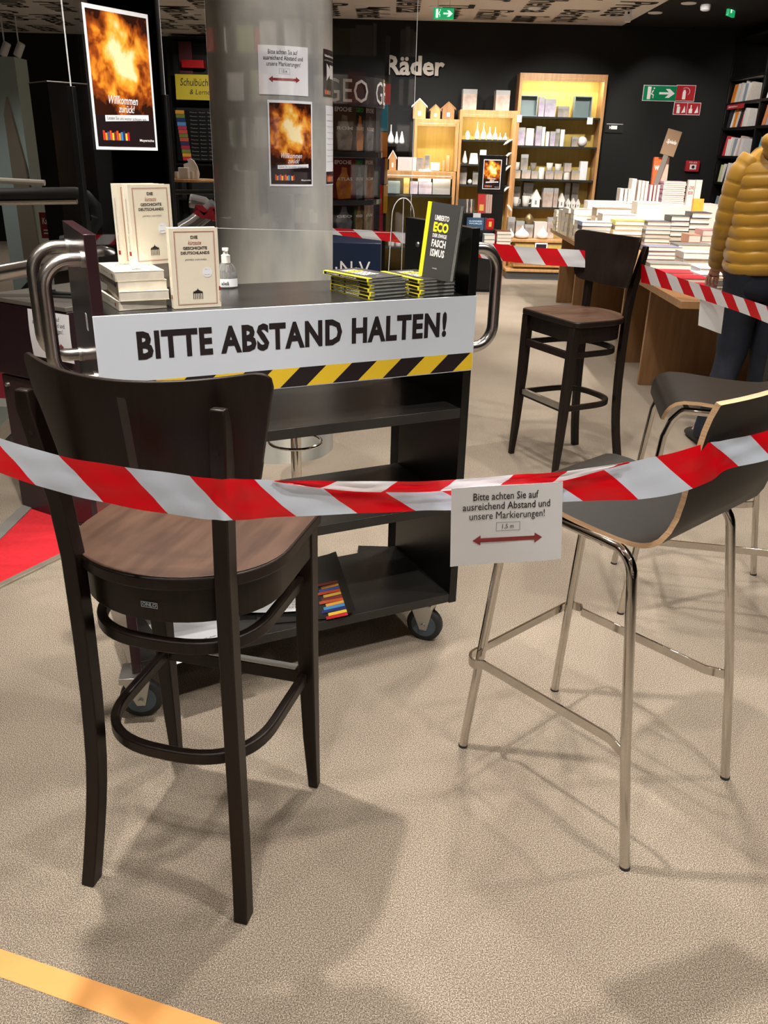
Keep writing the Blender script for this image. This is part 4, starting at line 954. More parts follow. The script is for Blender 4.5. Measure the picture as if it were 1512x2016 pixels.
for ti, (z0, hh) in enumerate(tiers):
    obj('tier_tray', MB().lathe([(gr * .55, z0 - .012), (gr * .98, z0 - .012), (gr * .98, z0 + .02), (gr * .96, z0 + .02), (gr * .96, z0), (gr * .55, z0)], 32), mat('smoked_acrylic', (.05, .05, .055), .1), G, ang=60)
    for k in range(9):
        ang = -2.55 + k * .36; c_ = mcols[(k * 3 + ti * 2) % 8]
        h = hh - .05
        mg = thing('magazine', '%s magazine, %s from left on the round rack\'s %s tier' % (heads[(k * 3 + ti * 2) % 8], ['first', 'second', 'third', 'fourth', 'fifth', 'sixth', 'seventh', 'eighth', 'ninth'][k], tn[ti]), 'magazine', (gx + gr * .82 * math.cos(ang), gy + gr * .82 * math.sin(ang), z0 + .001), ang + PI / 2, 'magazines on the round rack')
        wd = .155 if k % 2 == 0 else .09
        obj('cover', MB().box(-wd / 2, wd / 2, -.006, .010, 0, h), paint(c_[0], .3), mg, smooth=False)
        mpm = planemap((0, -.0062, 0), (1, 0, 0), (0, 0, 1))
        print2d('masthead', [Tfit('GEO' if k % 2 else 'EPOCHE', -wd * .45, wd * .3, h * .86, h * .95, bold=.03)], mpm, mat('green_masthead', (.1, .45, .08), .4) if k % 2 else M_inkw, mg)
        print2d('picture', [poly((-wd * .3, h * .08), (wd * .28, h * .1), (wd * .36, h * .4), (wd * .12, h * .66), (wd * .1, h * .78), (-wd * .12, h * .8), (-wd * .16, h * .66), (-wd * .38, h * .45))], mpm, picm[(k + ti) % 4], mg)
        print2d('title', [Tfit(c_[1], -wd * .35, wd * .35, h * .5, h * .57, bold=.02)], mpm, M_inkw, mg, lift=.0012)
# blue plinth with N.V letters
bx = onY(760, 560, 5.0)
t = thing('blue_book_bin', 'dark blue display bin with white capital letters, behind the trolley counter', 'display', (onY(640, 560, 5.0).x, 5.0, 0))
ztb = onY(700, 478, 5.0).z; wb = onY(752, 500, 5.0).x - onY(640, 500, 5.0).x
for i in range(5): obj('layer', MB().box(.004 * (i % 2), wb - .006 * (i % 3), 0, .4, i * ztb / 5 + .003, (i + 1) * ztb / 5), mat('navy_board', (.007, .016, .045), .35), t, bevel=.003)
print2d('lettering', [Tfit('·N·V', wb * .18, wb * .80, ztb * .87 - .05, ztb * .87 + .03, bold=.0)], planemap((0, -.002, 0), (1, 0, 0), (0, 0, 1)), M_inkw, t)
# coloured edge of a second rack
t = thing('colour_rack', 'narrow upright rack of bright coloured booklets at the right of the magazine rack', 'rack', (0, 6.3, 0))
segs_ = [((752, 768), 165, 205, (.6, .02, .02)), ((752, 763), 205, 258, (.05, .35, .5)), ((750, 762), 260, 310, (.75, .22, .02)), ((750, 757), 312, 362, (.10, .05, .14)), ((757, 762), 312, 362, (.7, .35, .05)), ((748, 754), 365, 420, (.65, .05, .02)), ((754, 762), 365, 420, (.8, .45, .03)), ((747, 753), 420, 465, (.55, .02, .06))]
for (xx, y0, y1, c_) in segs_:
    a = onY(xx[0], y0, 6.3); b = onY(xx[1], y1, 6.3)
    obj('booklet', MB().box(a.x, b.x, 0, .15, b.z, a.z), paint(c_, .4), t, smooth=False)
obj('stand', MB().box(onY(752, 400, 6.3).x, onY(760, 400, 6.3).x, .05, .1, 0, 2.2), M_black, t)
# ================================================================== BACK WALL: lettering, signs
wm = planemap((0, WY - .001, 0), (1, 0, 0), (0, 0, 1))
def wp(px, py, y=WY): return onY(px, py, y)
a = wp(760, 148); b = wp(876, 112)
vs, fs = Tfit('Räder', a.x, b.x, a.z, b.z, bold=.03)
n0 = len(vs); M_let = mat('cream_letters', (.52, .48, .42), .5)
t = thing('wall_lettering', 'cream Räder lettering mounted high on the black back wall', 'lettering', (0, 0, 0))
o = obj('letters', MB().add([(x, WY - .03, z) for x, z in vs], fs), M_let, t, smooth=False, solid=.0)
q = o.modifiers.new('solid', 'SOLIDIFY'); q.thickness = .028; q.offset = -1
M_sg = mat('exit_green', (.0, .22, .09), .4); M_sr = mat('fire_red', (.42, .02, .03), .4)
def wall_sign(name, label, q0, q1, col, shapes, y=WY - .012, glow=None):
    a = onY(q0[0], q0[1], y); b = onY(q1[0], q1[1], y)
    w_ = b.x - a.x; h_ = a.z - b.z
    t = thing(name, label, 'sign', (a.x, y, b.z))
    obj('plate', MB().box(0, w_, 0, .01, 0, h_), M_inkw, t, smooth=False)
    mp_ = planemap((0, -.001, 0), (1, 0, 0), (0, 0, 1))
    print2d('field', [Q(.006, w_ - .006, .006, h_ - .006)], mp_, col, t)
    print2d('pictogram', shapes(w_, h_), mp_, glow or M_inkw, t, lift=.0016)
    return t
def runner(x, y, s):   # walking figure in doorway
    return [poly((x - .1 * s, y - .5 * s), (x - .06 * s, y - .5 * s), (x - .06 * s, y + .5 * s), (x - .36 * s, y + .5 * s), (x - .36 * s, y - .5 * s)),
            poly((x + .0 * s, y + .08 * s), (x + .12 * s, y + .26 * s), (x + .2 * s, y + .2 * s), (x + .06 * s, y - .02 * s)), poly((x + .0 * s, y + .0), (x + .22 * s, y - .12 * s), (x + .2 * s, y - .4 * s), (x + .14 * s, y - .4 * s), (x + .14 * s, y - .16 * s), (x - .06 * s, y - .08 * s)),
            ([(x + .2 * s + .07 * s * math.cos(q), y + .38 * s + .07 * s * math.sin(q)) for q in [k * PI / 6 for k in range(12)]], [tuple(range(12))])]
def exitsh(w_, h_): return runner(w_ * .25, h_ * .5, h_ * .8) + [poly((w_ * .48, h_ * .43), (w_ * .48, h_ * .57), (w_ * .76, h_ * .57), (w_ * .66, h_ * .78), (w_ * .78, h_ * .78), (w_ * .94, h_ * .5), (w_ * .78, h_ * .22), (w_ * .66, h_ * .22), (w_ * .76, h_ * .43))]
wall_sign('exit_sign', 'green escape route sign with arrow mounted on the black back wall', (1268, 167), (1330, 200), M_sg, exitsh)
def hose(w_, h_):
    out = [Q(w_ * .35, w_ * .52, h_ * .12, h_ * .6), Q(w_ * .38, w_ * .49, h_ * .6, h_ * .7)]
    pts = [(w_ * (.5 + .22 * math.cos(a)), h_ * (.6 + .25 * math.sin(a))) for a in [k * .3 - 1.0 for k in range(12)]]
    for i in range(11): (x0, y0), (x1, y1) = pts[i], pts[i + 1]; out.append(poly((x0, y0), (x1, y1), (x1 * .93 + w_ * .035, y1 * .93 + h_ * .04), (x0 * .93 + w_ * .035, y0 * .93 + h_ * .04)))
    return out
wall_sign('fire_sign', 'square red fire hose sign right beside the wall escape sign', (1333, 167), (1366, 200), M_sr, hose)
wall_sign('fire_sign', 'wide red sign with extinguisher and alarm symbols below the square fire sign', (1328, 201), (1377, 227), M_sr, lambda w_, h_: [Q(w_ * .12, w_ * .24, h_ * .12, h_ * .65), Q(w_ * .10, w_ * .2, h_ * .68, h_ * .82), poly((w_ * .3, h_ * .15), (w_ * .45, h_ * .2), (w_ * .4, h_ * .75), (w_ * .36, h_ * .45)), Q(w_ * .57, w_ * .70, h_ * .15, h_ * .5), Q(w_ * .62, w_ * .66, h_ * .5, h_ * .8), poly((w_ * .78, h_ * .15), (w_ * .93, h_ * .2), (w_ * .88, h_ * .75), (w_ * .84, h_ * .45)), Q(w_ * .49, w_ * .505, 0, h_)])
t = wall_sign('camera_sign', 'small dark camera notice on the back wall left of the escape sign', (1193, 241), (1226, 262), M_blackm, lambda w_, h_: [Q(w_ * .3, w_ * .65, h_ * .35, h_ * .7), poly((w_ * .22, h_ * .35), (w_ * .3, h_ * .5), (w_ * .22, h_ * .7)), Q(w_ * .05, w_ * .95, h_ * .84, h_ * .88)])
for o in t.children:
    if o.name.startswith('plate'): o.data.materials[0] = M_blackm
# fire call point
a = wp(1350, 316); b = wp(1373, 338)
t = thing('fire_call_point', 'red fire alarm call point low on the back wall, left of the bookshelves', 'alarm', (a.x, WY, b.z)); w_ = b.x - a.x; h_ = a.z - b.z
obj('housing', MB().box(0, w_, -.05, 0, 0, h_), M_sr, t, bevel=.006)
obj('window', MB().box(w_ * .28, w_ * .75, -.053, -.05, h_ * .2, h_ * .65), M_inkw, t)
obj('button', MB().lathe([(.001, 0), (.02, 0), (.018, .006), (.001, .006)], 12, Matrix.Translation((w_ * .52, -.053, h_ * .42)) @ Matrix.Rotation(PI / 2, 4, 'X')), M_ink, t)
print2d('lettering', [Tfit('FEUER', w_ * .2, w_ * .8, h_ * .76, h_ * .9)], planemap((0, -.051, 0), (1, 0, 0), (0, 0, 1)), M_inkw, t)
# hanging exit sign (backlit)
ye = 9.0; a = onY(854, 15, ye); b = onY(893, 38, ye)
M_exg = mat('backlit_green', (.01, .35, .12), .4, emit=(.02, .45, .16), es=.45); M_exw = mat('backlit_white', (.8, .9, .8), .4, emit=(.7, 1, .8), es=.7)
t = thing('exit_sign', 'backlit green exit sign hanging from the ceiling right of the hanging acrylic screen', 'sign', (a.x, ye, b.z)); w_ = b.x - a.x; h_ = a.z - b.z
obj('box', MB().box(0, w_, 0, .04, 0, h_), M_exg, t, bevel=.002)
print2d('pictogram', exitsh(w_, h_), planemap((0, -.001, 0), (1, 0, 0), (0, 0, 1)), M_exw, t)
obj('suspension', MB().box(w_ * .2, w_ * .22, .015, .025, h_, CZ - b.z).box(w_ * .78, w_ * .8, .015, .025, h_, CZ - b.z), M_zinc, t)
a = onY(1434, 30, 10.5); b = onY(1453, 5, 10.5)
t = thing('exit_sign', 'small backlit exit sign seen edge-on under the black ceiling at top right', 'sign', (a.x, 10.5, a.z), .9)
obj('box', MB().box(0, .2, 0, .03, 0, b.z - a.z), M_exg, t, bevel=.002)
print2d('pictogram', [Q(.05, .09, .03, .12), Q(.10, .16, .06, .09)], planemap((0, -.001, 0), (1, 0, 0), (0, 0, 1)), M_exw, t)
obj('arm', MB().box(.09, .11, .01, .02, b.z - a.z, 3.0 - a.z), M_black, t)
P = onZ(1390, 9, 3.0)
t = thing('smoke_detector', 'white round smoke detector under the black ceiling at top right', 'detector', (P.x, P.y, 3.0))
obj('body', MB().lathe([(.03, -.06), (.05, -.05), (.055, -.02), (.05, 0)], 20), M_white, t)
P = onY(1236, 32, 10.6)
t = thing('wifi_box', 'white ceiling box with a dark eye at the right end of the white ceiling', 'camera', (P.x, P.y, P.z))
obj('body', MB().box(-.035, .035, -.02, .02, -.06, .06), M_white, t, bevel=.01)
obj('lens', MB().lathe([(.001, 0), (.012, 0), (.012, .004), (.001, .004)], 12, Matrix.Translation((0, -.02, .03)) @ Matrix.Rotation(PI / 2, 4, 'X')), M_ink, t)
obj('arm', MB().tube([(0, 0, .05), (-.06, .1, CZ - P.z)], .008, 8), M_white, t)
# spot heads far left
for i, (px, py) in enumerate(((10, 97), (38, 98))):
    P = onY(px, py, 12.5)
    t = thing('spot_head', 'small white track spot head at the far left ceiling, %s one' % ('left' if i == 0 else 'right'), 'spotlight', tuple(P))
    obj('head', MB().lathe([(.04, -.09), (.05, -.08), (.05, .08), (.04, .09)], 14, Matrix.Rotation(.5, 4, 'Y')), M_white, t)
    obj('stem', MB().tube([(0, 0, .05), (0, 0, CZ - P.z)], .01, 6), M_white, t)
# ================================================================== OAK SHELVES WITH PORCELAIN
def X(px, y=11.75): return onY(px, 330, y).x
def cc(x, y): return 750 + x / 3.36, 130 + y / 3.36        # crop -> photo pixels
SY = 11.72   # front plane
def zz(cy, cx=600, y=SY): p = cc(cx, cy); return onY(p[0], p[1], y).z
def xx(cx, cy=500, y=SY): p = cc(cx, cy); return onY(p[0], p[1], y).x
def shelf_unit(label, x0, x1, z0, z1, boards, y0, y1, back=M_olive, foot=None):
    t = thing('display_shelf', label, 'shelf', (x0, y0, z0)); W_ = x1 - x0; H_ = z1 - z0; D_ = y1 - y0
    for a in (0, W_ - .035): obj('side', MB().box(a, a + .035, 0, D_, 0, H_), M_oak, t, bevel=.002)
    obj('top', MB().box(.035, W_ - .035, 0, D_, H_ - .05, H_), M_oak, t, bevel=.002)
    obj('back', MB().box(.035, W_ - .035, D_ - .015, D_, 0, H_ - .05), back, t, smooth=False)
    for z in boards: obj('shelf_board', MB().box(.036, W_ - .036, .01, D_ - .016, z - z0 - .022, z - z0), mat('dark_glass_board', (.03, .032, .03), .15), t, smooth=False)
    return t
def shelf_lamp(t, x0, x1, z, y, pw):
    o = obj('lamp_strip', MB().box(x0, x1, y + .01, y + .03, z - .008, z + .001), M_lamp, t); obj('hiding_lip', MB().box(x0 - .015, x1 + .015, y - .028, y - .012, z - .03, z + .001), M_oak, t)  # unseen lamp strip; the lip is added to hide its glow from view
    ld = bpy.data.lights.new('strip', 'AREA'); ld.shape = 'RECTANGLE'; ld.size = x1 - x0; ld.size_y = .03; ld.energy = pw; ld.color = (1, .86, .6)
    l = bpy.data.objects.new('strip', ld); COL.objects.link(l); l.parent = t; l.location = ((x0 + x1) / 2, y + .02, z - .02); l.rotation_euler = (.35, 0, 0)
xt0, xt1 = 1.545, 2.63
tb = [1.945, 1.607, 1.213, .872]
T1 = shelf_unit('tallest oak display shelf with lit yellow-green back on the black wall', xt0, xt1, 0, 2.43, tb, SY - .05, 11.98)
obj('under_board', MB().box(.036, xt1 - xt0 - .036, .01, .2, .43, .46), M_oak, T1)
T1b = thing('base_cabinet', 'low oak cabinet with yellow front projecting under the tallest shelf', 'cabinet', (1.5, 11.3, 0))
obj('body', MB().box(.1, 1.13, .02, .36, .16, .47), M_oak, T1b, bevel=.002)
obj('yellow_front', MB().box(.1, 1.12, .0, .02, .22, .44), M_olive, T1b); obj('top', MB().box(0, 1.14, -.02, .37, .47, .50), M_oak, T1b, bevel=.002)
obj('lower_board', MB().box(0, 1.14, -.02, .37, .10, .13), M_oak, T1b, bevel=.002); obj('plinth', MB().box(.02, 1.12, .02, .36, 0, .098), mat('grey_plinth', (.09, .09, .09), .5), T1b)
mb2 = [zz(487), zz(648), zz(783)]
T2 = shelf_unit('middle oak display shelf beside the tallest one, white vases inside', .825, 1.54, 0, 2.0, mb2, SY - .1, 11.98)
lb = [zz(853)]
yL = 11.55
T3 = shelf_unit('upper left oak shelf box topped by three little wooden houses', .26, .82, 1.28, 1.885, [], SY - .12, 11.98)
T4 = shelf_unit('long low oak shelf at the left of the Räder wall', -.12, .80, 0, 1.275, [zz(853, 250, yL), .35], yL - .1, 11.98)
T5 = thing('black_ledge', 'small black wall ledge holding white vases at the left end of the oak shelves', 'shelf', (-.15, 11.7, 0))
zl = zz(516, 100); obj('ledge', MB().box(0, .36, 0, .3, zl - .03, zl), M_black, T5); obj('bracket', MB().box(.02, .34, .27, .3, 1.276, zl - .03), M_black, T5)
shelf_lamp(T1, .05, 1.03, 2.43 - .052, .03, 4); shelf_lamp(T2, .05, .66, 2.0 - .052, .03, 1.6); shelf_lamp(T3, .05, .5, .605 - .052, .03, 1.1); shelf_lamp(T4, .05, .86, 1.275 - .052, .03, .7); shelf_lamp(T1, .05, 1.03, .428, .03, .8)
M_dimg = [mat('box_print_%d' % i, c, .4, col2=d, nscale=9) for i, (c, d) in enumerate([((.30, .27, .36), (.55, .52, .60)), ((.33, .26, .22), (.60, .50, .44)), ((.16, .15, .14), (.42, .38, .34)), ((.40, .30, .20), (.62, .52, .40))])]
M_lid = mat('grey_box_lid', (.33, .34, .34), .4)
ORD = ['first', 'second', 'third', 'fourth', 'fifth', 'sixth', 'seventh', 'eighth', 'ninth', 'tenth', 'eleventh', 'twelfth', 'thirteenth', 'fourteenth', 'fifteenth', 'sixteenth']
used_lab = {}
def item(kind, x0, y0, x1, y1, boardz, desc, where, yf, col=None, order=0, dz=0.0):
    """kind placed with its bottom on boardz; extents from crop pixels"""
    a = xx(x0, (y0 + y1) / 2, yf); b = xx(x1, (y0 + y1) / 2, yf); w_ = b - a; h_ = zz(y0, (x0 + x1) / 2, yf) - zz(y1, (x0 + x1) / 2, yf)
    cx = (a + b) / 2; lab = '%s, %s from the left %s' % (desc, ORD[order], where)
    r = w_ / 2; d_ = min(w_, .16, 11.955 - yf)
    if 'along the top' in where: d_ = min(d_, .045)
    name = {'box': 'gift_box', 'cyl': 'candle', 'mug': 'mug', 'vase': 'bottle_vase', 'house': 'porcelain_house', 'ball': 'porcelain_ball', 'drop': 'onion_ornament', 'tray': 'square_tray', 'cone': 'cone_vase', 'lamp': 'tealight_lamp', 'stack': 'box', 'bell': 'porcelain_bell', 'wood': 'wooden_house'}[kind]
    cat = {'box': 'box', 'stack': 'box', 'cyl': 'candle', 'mug': 'mug', 'vase': 'vase', 'house': 'house', 'ball': 'ball', 'drop': 'ornament', 'tray': 'tray', 'cone': 'vase', 'lamp': 'lamp', 'bell': 'bell', 'wood': 'house'}[kind]
    z = boardz + dz + .001
    t = thing(name, lab, cat, (cx, yf + d_ / 2, z), random.uniform(-.06, .06), where.replace('on the', 'ornaments on the'))
    mm = col if col else M_porc
    if kind in ('box', 'stack'):
        obj('body', MB().box(-r, r, -d_ / 2, d_ / 2, 0, h_), mm, t, bevel=.002, seg=1)
        if kind == 'box': obj('lid_band', MB().box(-r * 1.01, r * 1.01, -d_ / 2 - .001, d_ / 2, h_ * .78, h_ * 1.005), M_lid, t, smooth=False)
    elif kind == 'cyl': obj('body', MB().lathe([(r * .95, 0), (r, .004), (r * .92, h_ - .004), (r * .85, h_)], 20), mm, t)
    elif kind == 'mug':
        obj('cup', MB().lathe([(r * .55, 0), (r * .72, h_ * .05), (r * .88, h_ * .5), (r, h_), (r * .9, h_), (r * .8, h_ * .5), (r * .4, h_ * .1)], 20), mm, t, ang=60)
        if dz == 0: obj('handle', MB().tube([(r * .8, 0, h_ * .8), (r * 1.3, 0, h_ * .75), (r * 1.3, 0, h_ * .35), (r * .75, 0, h_ * .25)], r * .1, 6), mm, t)
    elif kind == 'vase':
        nk = .16 if h_ / w_ > 2.4 else .22
        obj('body', MB().lathe([(r * .6, 0), (r * .95, h_ * .08), (r, h_ * .2), (r * .8, h_ * .38), (r * .35, h_ * .55), (r * nk, h_ * .7), (r * nk, h_ * .97), (r * (nk + .06), h_)], 20), mm, t, ang=70)
    elif kind == 'cone': obj('body', MB().lathe([(r * .7, 0), (r, h_ * .15), (r * .8, h_ * .4), (r * .4, h_ * .75), (r * .2, h_)], 18), mm, t, ang=70)
    elif kind == 'lamp': obj('shade', MB().lathe([(r, 0), (r * .98, h_ * .2), (r * .75, h_ * .95), (r * .65, h_)], 22), mm, t, ang=60)
    elif kind == 'bell': obj('body', MB().lathe([(r * .7, 0), (r, h_ * .3), (r * .9, h_ * .65), (r * .5, h_ * .9), (r * .1, h_)], 16), mm, t, ang=70)
    elif kind == 'ball': obj('ball', MB().lathe([(r * math.sin(max(.25, k * PI / 12)), r * (1 - math.cos(max(.25, k * PI / 12)))) for k in range(13) if k != 12] + [(.001, 2 * r)], 22), mm, t, ang=70)
    elif kind == 'drop': obj('body', MB().lathe([(r * .5, 0), (r * .92, h_ * .12), (r, h_ * .28), (r * .85, h_ * .45), (r * .4, h_ * .66), (r * .14, h_ * .82), (r * .03, h_)], 22), mm, t, ang=70)
    elif kind == 'tray':
        obj('back', MB().box(-r, r, d_ * .3, d_ * .35, 0, h_), mm, t)
        obj('rim', MB().box(-r, r, -d_ * .3, d_ * .3, 0, .012).box(-r, r, -d_ * .3, d_ * .3, h_ - .012, h_).box(-r, -r + .012, -d_ * .3, d_ * .3, .012, h_ - .012).box(r - .012, r, -d_ * .3, d_ * .3, .012, h_ - .012), mm, t)
    elif kind in ('house', 'wood'):
        e = h_ * (.62 if kind == 'wood' else .5)
        obj('walls', MB().prism([(-r * .8, 0), (r * .8, 0), (r * .8, e), (0, h_ * .97), (-r * .8, e)], -d_ / 2, d_ / 2, Matrix.Rotation(PI / 2, 4, 'X')), mm, t, smooth=False)
        obj('roof', MB().add([(-r, -d_ / 2 - .005, e - .02), (0, -d_ / 2 - .005, h_ * .96), (0, -d_ / 2 - .005, h_), (-r, -d_ / 2 - .005, e + .0), (-r, d_ / 2, e - .02), (0, d_ / 2, h_ * .96), (0, d_ / 2, h_), (-r, d_ / 2, e)], [(0, 1, 2, 3), (7, 6, 5, 4), (0, 4, 5, 1), (3, 2, 6, 7), (0, 3, 7, 4)]).add([(r, -d_ / 2 - .005, e - .02), (0, -d_ / 2 - .005, h_ * .96), (0, -d_ / 2 - .005, h_), (r, -d_ / 2 - .005, e + .0), (r, d_ / 2, e - .02), (0, d_ / 2, h_ * .96), (0, d_ / 2, h_), (r, d_ / 2, e)], [(0, 1, 2, 3), (7, 6, 5, 4), (0, 4, 5, 1), (3, 2, 6, 7), (0, 3, 7, 4)]), M_porc if kind == 'house' or order == 0 else M_oakd, t, smooth=False)
        obj('window', MB().box(-r * .2, r * .2, -d_ / 2 - .003, -d_ / 2, h_ * .15, h_ * .38), M_grey if kind == 'house' else M_porc, t)
    return t
def row(where, bz, yf, lst):
    for i, q in enumerate(lst):
        kind, x0, y0, x1, y1, desc = q[:6]; col = q[6] if len(q) > 6 else None; dz = q[7] if len(q) > 7 else 0
        item(kind, x0, y0, x1, y1, bz, desc, where, yf, col, i, dz)
B0, B1, B2, B3 = M_dimg
M_teal = mat('sea_grey_tray', (.20, .27, .28), .45); M_pinkp = mat('pale_pink', (.62, .52, .50), .5); M_bronz = mat('bronze', (.28, .2, .1), .35, .6)
row("on the tallest shelf's top board", tb[0], SY, [('tray', 925, 178, 1040, 320, 'pale blue open wooden crate', M_teal), ('box', 1045, 190, 1083, 320, 'slim lilac gift box', B0), ('box', 1086, 205, 1158, 323, 'lilac gift box with flower picture', B0), ('box', 1172, 252, 1245, 325, 'small grey ball picture box', B2), ('tray', 1282, 183, 1400, 328, 'square grey-blue tray', M_teal)])
row("on the tallest shelf's second board", tb[1], SY, [('box', 893, 400, 955, 518, 'lilac gift box with flower picture', B0), ('cyl', 960, 405, 1018, 520, 'wide white ribbed candle'), ('box', 1025, 388, 1062, 518, 'slim grey gift box', B0), ('cyl', 1065, 392, 1089, 518, 'tall thin white candle'), ('cyl', 1092, 422, 1116, 518, 'shorter thin white candle'), ('box', 1119, 422, 1153, 520, 'grey gift box', B0), ('box', 1156, 405, 1182, 520, 'slim dark gift box', B2), ('cyl', 1188, 410, 1218, 522, 'tapered white vase'), ('box', 1264, 458, 1303, 525, 'grey box', B2), ('ball', 1307, 455, 1372, 525, 'white textured ball')])
w3 = "in the tallest shelf's third board front row"
row(w3, tb[2], SY, [('box', 874, 682, 925, 735, 'small heart print box', B3), ('box', 932, 680, 990, 737, 'small brown print box', B1), ('box', 995, 685, 1040, 737, 'small brown print box', B1), ('cyl', 1045, 660, 1085, 737, 'white amber-based candle'), ('box', 1090, 685, 1143, 740, 'small brown print box', B1), ('box', 1146, 685, 1202, 742, 'small orange print box', B3), ('cyl', 1210, 692, 1256, 742, 'short white pillar'), ('box', 1262, 680, 1315, 742, 'small orange print box', B3), ('stack', 1318, 620, 1365, 745, 'tall white box', M_white)])
h3 = zz(682) - zz(738)
row("in the tallest shelf's third board upper row", tb[2], SY, [('mug', 878, 628, 922, 680, 'white mug', None, h3), ('box', 928, 575, 975, 680, 'tall grey print box', B2, h3), ('mug', 990, 630, 1032, 680, 'spotted mug', B2, h3), ('mug', 1097, 630, 1143, 682, 'white cup', None, h3 * 1.02), ('mug', 1153, 638, 1200, 685, 'white cup', None, h3 * 1.02), ('box', 1215, 633, 1260, 690, 'brown print box', B1, h3 * .95)])
row("on the tallest shelf's fourth board", tb[3], SY, [('mug', 872, 857, 918, 918, 'white cup'), ('mug', 935, 850, 990, 920, 'large white cup'), ('house', 995, 808, 1060, 925, 'tall white pointed house'), ('box', 1072, 795, 1138, 922, 'pinkish print box', B1), ('box', 1143, 795, 1172, 922, 'pinkish print box', B1), ('house', 1175, 832, 1218, 928, 'white church'), ('house', 1226, 870, 1256, 930, 'little white gabled house'), ('house', 1258, 864, 1290, 930, 'little white gabled house'), ('house', 1292, 870, 1320, 930, 'little white gabled house')])
row("at the back of the tallest shelf's fourth board", tb[3], SY + .12, [('box', 878, 797, 920, 925, 'grey box', B2), ('box', 940, 770, 1002, 925, 'leaf picture box', B2), ('box', 1215, 768, 1248, 928, 'dark narrow box', B2), ('box', 1262, 768, 1305, 928, 'dark narrow box', B2)])
yb = 11.36
row('on the oak base cabinet', .501, yb, [('drop', 840, 1030, 890, 1098, 'small white onion-shaped ornament'), ('drop', 893, 1045, 990, 1130, 'wide white onion-shaped ornament'), ('drop', 1040, 1045, 1117, 1132, 'white onion-shaped ornament')])
row('at the back of the oak base cabinet', .501, yb + .16, [('box', 842, 955, 888, 1088, 'dark print box', B2), ('box', 895, 980, 950, 1088, 'dark print box', B1), ('box', 954, 1000, 1010, 1088, 'grey print box', B2), ('stack', 1016, 993, 1100, 1100, 'large blush photo box', M_pinkp), ('box', 1106, 960, 1150, 1098, 'brown print box', B1)])
item('bell', 958, 930, 1018, 1002, .501 + zz(1000, 900, yb) - zz(1088, 900, yb), 'dark bronze pear ornament', 'above the print boxes of the base cabinet', yb + .17, M_bronz, 0)
row("on the middle shelf's top board", mb2[0], SY, [('bell', 560, 413, 590, 472, 'small white lantern'), ('vase', 623, 360, 656, 478, 'long-necked white vase'), ('vase', 664, 365, 700, 478, 'long-necked white vase'), ('vase', 703, 393, 740, 480, 'white bottle vase'), ('vase', 742, 393, 775, 480, 'white bottle vase'), ('vase', 777, 430, 803, 480, 'short white drop vase'), ('vase', 808, 430, 842, 480, 'short white drop vase')])
row("on the middle shelf's second board", mb2[1], SY, [('cone', 537, 555, 575, 640, 'white cone-shaped tree'), ('lamp', 585, 570, 648, 642, 'white tapered tealight lamp'), ('stack', 655, 545, 697, 640, 'white cube box', M_white), ('stack', 800, 595, 835, 640, 'small white box', M_white)])
row("on the middle shelf's third board", mb2[2], SY, [('box', 522, 660, 568, 775, 'clear box of white baubles', B2), ('ball', 575, 715, 606, 775, 'white bauble'), ('box', 608, 690, 650, 778, 'grey box', B2)])
row('on top of the middle shelf', 2.001, SY, [('box', 540, 153, 633, 290, 'photo gift box with vase picture', B1), ('box', 757, 160, 850, 295, 'photo gift box with vase picture', B1)])
row('on top of the upper left shelf box', 1.886, SY, [('wood', 205, 208, 310, 345, 'white-roofed birdhouse', M_oak), ('wood', 320, 245, 400, 345, 'small dark-roofed birdhouse', M_oak), ('wood', 398, 225, 497, 345, 'larger plain wooden birdhouse', M_oakd)])
row('in the upper left shelf box', 1.281, SY - .06, [('stack', 290, 552, 325, 655, 'small grey jar box', B2), ('stack', 330, 605, 390, 660, 'small pale wooden box', M_pinkp), ('cyl', 402, 590, 425, 660, 'wooden peg figure', M_oak), ('cyl', 428, 555, 462, 660, 'wooden peg figure', M_oak)])
row('along the top of the long low shelf', 1.276, yL, [('wood', 50, 520, 108, 655, 'pale birdhouse frame', M_oak), ('stack', 112, 565, 235, 655, 'wide sun print box', M_pinkp), ('stack', 237, 566, 284, 655, 'grey square box', B2)])
row('inside the long low shelf', lb[0], yL, [('stack', 45, 757, 125, 840, 'square sea-green tile', M_teal), ('stack', 150, 712, 188, 845, 'pale yellow slim box', M_olive), ('stack', 192, 765, 243, 848, 'pile of grey-blue boxes', B0), ('stack', 247, 768, 335, 848, 'lilac picture box', B0), ('stack', 342, 740, 460, 775 + 75, 'pile of pale trays', M_lid)])
item('stack', 248, 685, 330, 768, lb[0] + zz(768, 300, yL) - zz(850, 300, yL), 'white cube box', 'upon the lilac picture box in the low shelf', yL, M_white, 0)
row('on the black ledge', zl, SY, [('vase', 45, 385, 88, 512, 'large white jug'), ('cone', 90, 430, 118, 512, 'white tapered vase'), ('cone', 120, 428, 157, 512, 'white tapered vase')])
row("on the long low shelf's bottom board", .351, yL, [('cyl', 50, 965, 95, 1035, 'white beaker'), ('cyl', 100, 975, 140, 1035, 'white beaker'), ('stack', 195, 935, 280, 1040, 'pile of small clear boxes', M_lid)])
